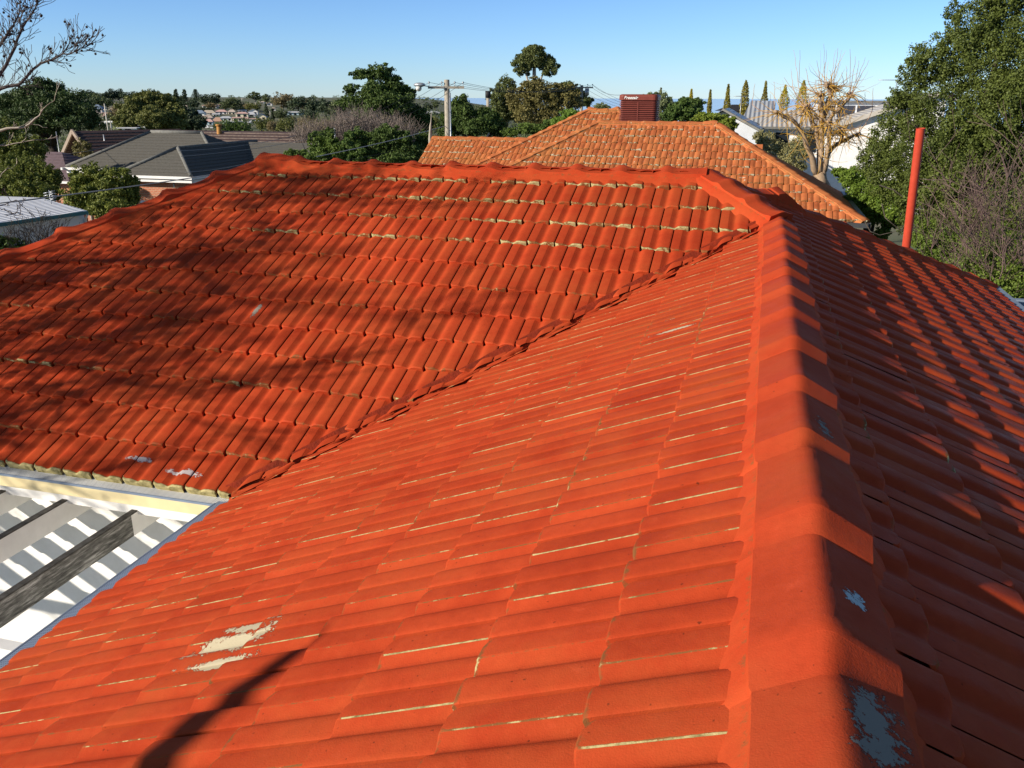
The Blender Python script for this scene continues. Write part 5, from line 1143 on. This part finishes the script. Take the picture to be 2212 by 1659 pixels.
far_house('far red and white two-level house beside the white pole', k2(412), k2(500), k2y(408), k2y(460), k2y(510), R_RED, W_WHT, 'flat', nw=2)
far_house('far long white-walled house near the top of the hill, left of the olive tree', k2(480), k2(612), k2y(268), k2y(285), k2y(300), R_BRN, W_WHT, 'side', nw=3)
far_house('far brown-roofed building below the long white-walled house', k2(510), k2(660), k2y(320), k2y(370), k2y(410), R_BRN, R_BRN, 'hip', nw=0)
far_house('white flat roof just above the dark ridge, in front of the olive tree', k2(700), k2(865), k2y(628), k2y(640), k2y(665), R_WHT, W_WHT, 'flat', nw=1, dd=100)
far_house('far white bungalow with dark roof seen between the tall tree and the near pole', 918, 951, 240, 245, 251, R_GRY, W_WHT, 'hip', nw=3)
far_house('far pale cottage at the extreme left edge beside the conifer', -12, 8, 243, 250, 268, R_GRY, W_WHT, 'hip', nw=1, dd=240)
far_house('dark tiled roof behind the cypresses and the grey gable', 1572, 1630, 226, 240, 262, M_BLUET, M_TANBR, 'hip', nw=0, dd=78)
# long white fence
mb = MB(); a, b = at(k2(360), k2y(542), 230), at(k2(1010), k2y(536), 230); mb.beam(a, b, .12, .35); 
for i in range(9): q = a.lerp(b, i / 8); mb.box((q.x, q.y, q.z - .8), (.2, .2, 1.6))
tag(mb.build('white_fence', W_WHT), 'long thin white rail across the olive tree and hillside below the blue roof', 'fence')
# white van and car
def far_car(label, px, py, s_, van=False):
    d = gdist(px, py); d = min(d, 340); p = at(px, py, d); m_ = (s_ * d / FPX) / 4.6; e = empty('parked_car', tuple(p), label, 'car')
    rt_ = Vector((math.cos(AZ), math.sin(AZ), 0)); fw_ = Vector((-rt_.y, rt_.x, 0))
    prof = [(-2.3, .3), (2.3, .3), (2.3, .85), (1.4, 1.0), (.9, 1.5), (-1.6, 1.5), (-2.25, 1.0)] if not van else [(-2.3, .3), (2.3, .3), (2.3, 1.0), (1.7, 1.2), (1.3, 2.0), (-2.3, 2.0)]
    mb = MB(); mb.prism([p + (rt_ * x + Z * z - fw_ * .9) * m_ for x, z in prof], fw_ * 1.8 * m_); mb.build('body', W_WHT, e)
    mb = MB(); mb.prism([p + (rt_ * x + Z * z - fw_ * .92) * m_ for x, z in ((-1.4, 1.0), (1.2, 1.0), (.8, 1.4), (-1.3, 1.4))], fw_ * .02 * m_); mb.build('window', M_GLASS, e)
    for x in (-1.4, 1.4):
        mb = MB(); c = p + (rt_ * x + Z * .33 - fw_ * .9) * m_; mb.tube([c, c + fw_ * .25 * m_], .33 * m_, 10); mb.build('wheel', M_BLACK, e)
far_car('white van parked on the far street below the teal cottage', k3(465), k3y(600), 12, True); far_car('white car parked right of the van on the far street', k3(530), k3y(603), 10)
# far poles
def far_pole(label, px, yt, yb_, w=1.2, arm=True, mat=M_POLE, dd=None):
    d = dd or gdist(px, yb_); t = at(px, yt, d); zg_ = min(gz(t.x, t.y), t.z - 3); r = w * d / FPX / 2; e = empty('power_pole', (t.x, t.y, zg_), label, 'power pole')
    mb = MB(); mb.tube([(t.x, t.y, zg_), t], r, 6); mb.build('pole', mat, e)
    if arm:
        mb = MB(); q = t - Z * (.08 * (t.z - zg_)); v = Vector((_ca, _sa, 0)) * 3.2 * d / FPX; mb.beam(q - v, q + v, r * 1.2, r * 1.2); mb.build('crossarm', mat, e)
M_PP = simple('pale far pole', (.6, .56, .48))
for lab, x, yt, yb_, arm in (('far pole with crossarm between the two columnar pines', 200, 190, 265, 1), ('tiny far pole on the skyline, right of the broad green skyline tree', 985, 160, 215, 1), ('far thin pole in front of the skyline gum', 1183, 195, 295, 0), ('far pole left of the skyline gum', 1107, 210, 270, 0), ('far pole below the dark gum right of the skyline gum', 1349, 190, 265, 0),
    ('far pale double-armed pole beside the columnar trees', 1400, 352, 445, 1), ('far pale pole standing in front of the hedge', 1075, 478, 575, 1), ('far pole right of the dark round skyline tree', 706, 235, 330, 0), ('far pole by the pine below the norfolk pine', 240, 230, 300, 0)):
    far_pole(lab, k3(x), k3y(yt), k3y(yb_), 1.0, arm, M_PP)
far_pole('tall pale pole right of the conifer, in front of the red and white house', k2(432), k2y(275), k2y(660), 2.2, True, M_PP, dd=120); far_pole('thinner brown pole right of the tall pale pole', k2(515), k2y(500), k2y(645), 1.3, False, dd=130)
far_pole('thin pale mast poking up beside the small tiled roof at left', 121, 284, 332, 1.6, False, M_STEEL, dd=60)

# prototypes of far trees, then copies -----------------------------------------------------------
def proto(name, shape, leafmat, bark, n=1600, seed=1):
    """a tree of height 1 standing at the origin: returns [crown mesh, trunk mesh]"""
    r_ = random.Random(seed)
    if shape == 'round': lob = [(0, 0, .62, .36, .36, .32), (.16, .05, .5, .26, .26, .22), (-.18, 0, .52, .26, .26, .22), (0, -.1, .38, .3, .3, .2)]
    elif shape == 'gum': lob = [(0, 0, .82, .3, .3, .15), (.25, 0, .66, .22, .22, .12), (-.25, 0, .68, .22, .22, .13), (.05, 0, .58, .2, .2, .12)]
    elif shape == 'column': lob = [(0, 0, .2 + .16 * i, .17 - .022 * i if i else .15, .17 - .022 * i, .15) for i in range(5)]
    elif shape == 'umbrella': lob = [(0, 0, .72, .5, .4, .24), (.3, 0, .6, .3, .3, .2), (-.3, 0, .58, .28, .28, .2), (0, 0, .45, .45, .4, .2)]
    elif shape == 'mass': lob = [(r_.uniform(-.7, .7), r_.uniform(-.2, .2), r_.uniform(.3, .6), .34, .3, .34) for _ in range(7)]
    q = lobes_to_leaves(lob, n, .085 if shape != 'column' else .06, clump=.34, nclump=16, core=.35)
    cm = quads_mesh('crown', q); cm.materials.append(leafmat)
    mb = MB(); mb.tube([(0, 0, -.1), (0.01, 0, .3), (0, 0, .7)], [.03, .022, .01], 5)
    for i in range(3): mb.tube([(0, 0, .3), (r_.uniform(-.2, .2), r_.uniform(-.1, .1), .65)], [.015, .006], 4)
    tm_ = mb.mesh('trunk'); tm_.materials.append(bark); return cm, tm_
PR = {'rd': proto('rd', 'round', LF_FARD, M_BARKD, seed=1), 'rg': proto('rg', 'round', LF_FAR, M_BARKD, seed=2), 'rb': proto('rb', 'round', LF_FARB, M_BARKP, 1100, 3), 'gu': proto('gu', 'gum', LF_FAR, M_BARKP, 1100, 4), 'co': proto('co', 'column', LF_FARD, M_BARKD, 1500, 5),
      'um': proto('um', 'umbrella', LF_FARD, M_BARKD, 1900, 6), 'ma': proto('ma', 'mass', LF_OLIVE, M_BARKD, 2600, 7), 'md': proto('md', 'mass', LF_FARD, M_BARKD, 2600, 8), 'mb': proto('mb', 'mass', LF_FARB, M_BARKP, 2200, 9)}
def far_tree(kind, label, x, yt, yb_, wpx, dd=None, rot=0, group=None):
    d = dd or gdist(x, yb_); p = at(x, yb_, d); t = at(x, yt, d); H = t.z - p.z; W = wpx * 1.25 * d / FPX; H *= 1.12
    nat = {'ro': .75, 'gu': .95, 'co': .36, 'um': 1.25, 'ma': 1.9}[{'rd': 'ro', 'rg': 'ro', 'rb': 'ro', 'gu': 'gu', 'co': 'co', 'um': 'um', 'ma': 'ma', 'md': 'ma', 'mb': 'ma'}[kind]]
    e = empty('hillside_tree', tuple(p), label, 'tree', group); sx = W / nat; e.scale = (sx, sx, H); e.rotation_euler = (0, 0, rot)
    for nm, me in zip(('crown', 'trunk'), PR[kind]):
        o = bpy.data.objects.new(nm, me); col.objects.link(o); o.parent = e
    return e
FT = [('rd', 'small round skyline tree, first right of the conifer', 183, 195, 216, 17), ('rd', 'second small round skyline tree right of the conifer', 199, 195, 217, 18), ('rg', 'wide low crown between the small round skyline trees', 217, 200, 222, 26), ('rd', 'dark skyline tree in the middle of the left hilltop row', 240, 193, 222, 20), ('rd', 'dark umbrella-like skyline tree above the white-walled house', 259, 193, 222, 20), ('um', 'broad dark crown on the skyline just left of the olive tree', 284, 199, 226, 40),
      ('rg', 'leafy light green tree above the blue-roofed house', 212, 207, 240, 28), ('rg', 'green tree on the slope left of the white-walled house', 232, 212, 236, 24), ('rg', 'dark green tree beside the red and white house', 242, 243, 262, 16), ('rb', 'brownish tree on the slope below the white-walled house', 262, 228, 262, 36),
      ('rg', 'pale crown behind the olive tree domes', 345, 202, 225, 30), ('co', 'first dark columnar pine on the skyline', 383, 196, 234, 15), ('co', 'second dark columnar pine on the skyline', 402, 196, 232, 14), ('rg', 'soft crown between the two columnar pines', 392, 206, 230, 14), ('rd', 'conical dark tree below the norfolk pine', 420, 212, 242, 22),
      ('um', 'large black-green domed tree on the skyline right of the norfolk pine', 456, 204, 236, 42), ('rb', 'bare pinkish tree in front of the black-green dome', 455, 222, 240, 24), ('rg', 'broad green tree on the skyline, centre of the hill', 506, 211, 242, 30), ('rg', 'olive tree left of the broad green skyline tree', 488, 220, 240, 20),
      ('mb', 'brown scrubby trees under the skyline gum', 530, 222, 238, 36), ('gu', 'flat-topped gum on the skyline', 553, 201, 232, 27), ('gu', 'second darker gum right of the flat-topped gum', 577, 206, 236, 22), ('rb', 'large brown-green crown on the skyline', 612, 201, 240, 38), ('rd', 'dark crown right of the large brown-green one', 645, 210, 242, 34), ('rb', 'hazy pinkish bare crown on the skyline', 660, 214, 240, 26),
      ('rd', 'dark crown behind the right end of the hill houses', 680, 212, 250, 30), ('rd', 'skyline crown left of the tall umbrella tree', 705, 216, 255, 34), ('rg', 'green crown just left of the tall umbrella tree', 735, 215, 262, 36), ('co', 'dark columnar tree right of the yellow gabled house', 577, 226, 256, 10), ('co', 'shorter columnar tree beside the taller one', 590, 236, 262, 10), ('rg', 'rounded green tree right of the columnar pair', 607, 238, 262, 24),
      ('rd', 'dark tree left of the pale blue flat building', 628, 250, 270, 22), ('ma', 'olive scrub right of the hedge', 565, 254, 285, 52), ('mb', 'orange-brown scrub in the middle of the valley', 592, 258, 285, 46), ('ma', 'olive scrub below the pale blue building', 628, 254, 288, 50), ('mb', 'brown scrub at the foot of the bare thicket', 655, 246, 292, 46), ('md', 'dark shrubs on the slope below the skyline row', 668, 232, 262, 44),
      ('md', 'dark shrubs under the orange-roofed far house', 440, 228, 246, 46), ('md', 'dark shrubs behind the long red-roofed house', 520, 228, 240, 40), ('ma', 'olive trees behind the white two-storey house', 556, 222, 240, 40), ('md', 'dark line of trees left of the white houses', 405, 226, 262, 40), ('rg', 'tuft of light green behind the orange chimney pot', 474, 266, 284, 18), ('ma', 'green trees below the blue-roofed house', 200, 252, 285, 50), ('rg', 'small round tree beside the tall pale pole', 216, 256, 276, 16),
      ('rd', 'dark distant crown left of the near pole, on the horizon', 925, 222, 245, 16), ('gu', 'distant gum on the horizon just left of the near pole', 942, 221, 247, 20), ('md', 'dark distant scrub by the white bungalow', 955, 238, 256, 30), ('ma', 'green paddock scrub below the white bungalow', 938, 252, 285, 34), ('md', 'dark crown at the extreme left behind the conifer', 14, 196, 232, 40), ('ma', 'olive growth at the far left edge', 2, 225, 290, 44), ('rg', 'green crown behind the antenna mast at left', 30, 226, 262, 50)]
FT_D = {'dark crown at the extreme left behind the conifer': 110, 'olive growth at the far left edge': 75, 'green crown behind the antenna mast at left': 90, 'green trees below the blue-roofed house': 140, 'brown scrub at the foot of the bare thicket': 90, 'olive scrub below the pale blue building': 150, 'olive scrub right of the hedge': 170, 'orange-brown scrub in the middle of the valley': 160, 'green paddock scrub below the white bungalow': 160, 'tuft of light green behind the orange chimney pot': 120}
for i, (k, lab, x, yt, yb_, w) in enumerate(FT): far_tree(k, lab, x, yt, yb_, w, FT_D.get(lab), i * 1.3)
# hedge
a, b = at(480, 272, 200), at(528, 272, 200)
q = lobes_to_leaves([(*a.lerp(b, i / 7), 2.2, 1.2, 1.3) for i in range(8)] + [(*(a.lerp(b, i / 7) - Z * 1.5), 2.2, 1.2, 1.3) for i in range(8)], 6000, .3)
tag(link('clipped_hedge', quads_mesh('hedge', q), LF_MID), 'clipped dark green hedge above the brown roof, left of the pale pole', 'hedge')
# norfolk pine
np_ = at(424, 217, 560); tp = at(424, 192, 560); H = tp.z - np_.z; e = empty('norfolk_pine', tuple(np_), 'tiered norfolk pine with sky between its whorls, on the left skyline', 'tree')
mb = MB(); mb.tube([np_ - Z * 4, tp], [.35, .08], 6); mb.build('trunk', M_BARKD, e); ql = []
for i in range(9):
    h = np_.z + H * (.12 + .1 * i); r_ = 3.6 * (1 - i / 10.5)
    a_ = rs.uniform(0, 6.283, 220); rr = r_ * rs.uniform(.1, 1, 220); P = np.stack([np_.x + rr * np.cos(a_), np_.y + rr * np.sin(a_), h + rr * .12 + rs.uniform(-.12, .12, 220)], axis=1); ql.append(leaf_quads(P, unit(220), .7, .5, .1))
link('crown', quads_mesh('crown', np.concatenate(ql)), LF_FARD, e)
# woodland filling the slopes between the houses and beyond
P = []
while len(P) < 900:
    ph = rg.uniform(-.56, .60); r_ = rg.uniform(115, 900); x, y = r_ * math.sin(ph - AZ), r_ * math.cos(ph - AZ)
    if ph > .0 and r_ > 600: continue
    if -.40 < ph < -.28 and 330 < r_ < 520: continue
    if -.30 < ph < -.22 and 330 < r_ < 420: continue
    s_ = rg.uniform(2.2, 4.2); z = gz(x, y); pp = proj((x, y, z + 2 * s_))
    if pp[1] < 222 and r_ > 250: s_ *= .5
    if r_ < 250 and pp[1] < 262: s_ *= .6
    P.append((x, y, z + s_ * .7, s_ * 1.3, s_ * 1.1, s_))
q = lobes_to_leaves(P, 110000, .85, clump=.4, nclump=9, core=.3)
tag(link('hillside_woodland', quads_mesh('wood', q), LF_FAR), 'continuous scrubby woodland covering the far slopes between the houses', 'woodland', None, 'stuff')
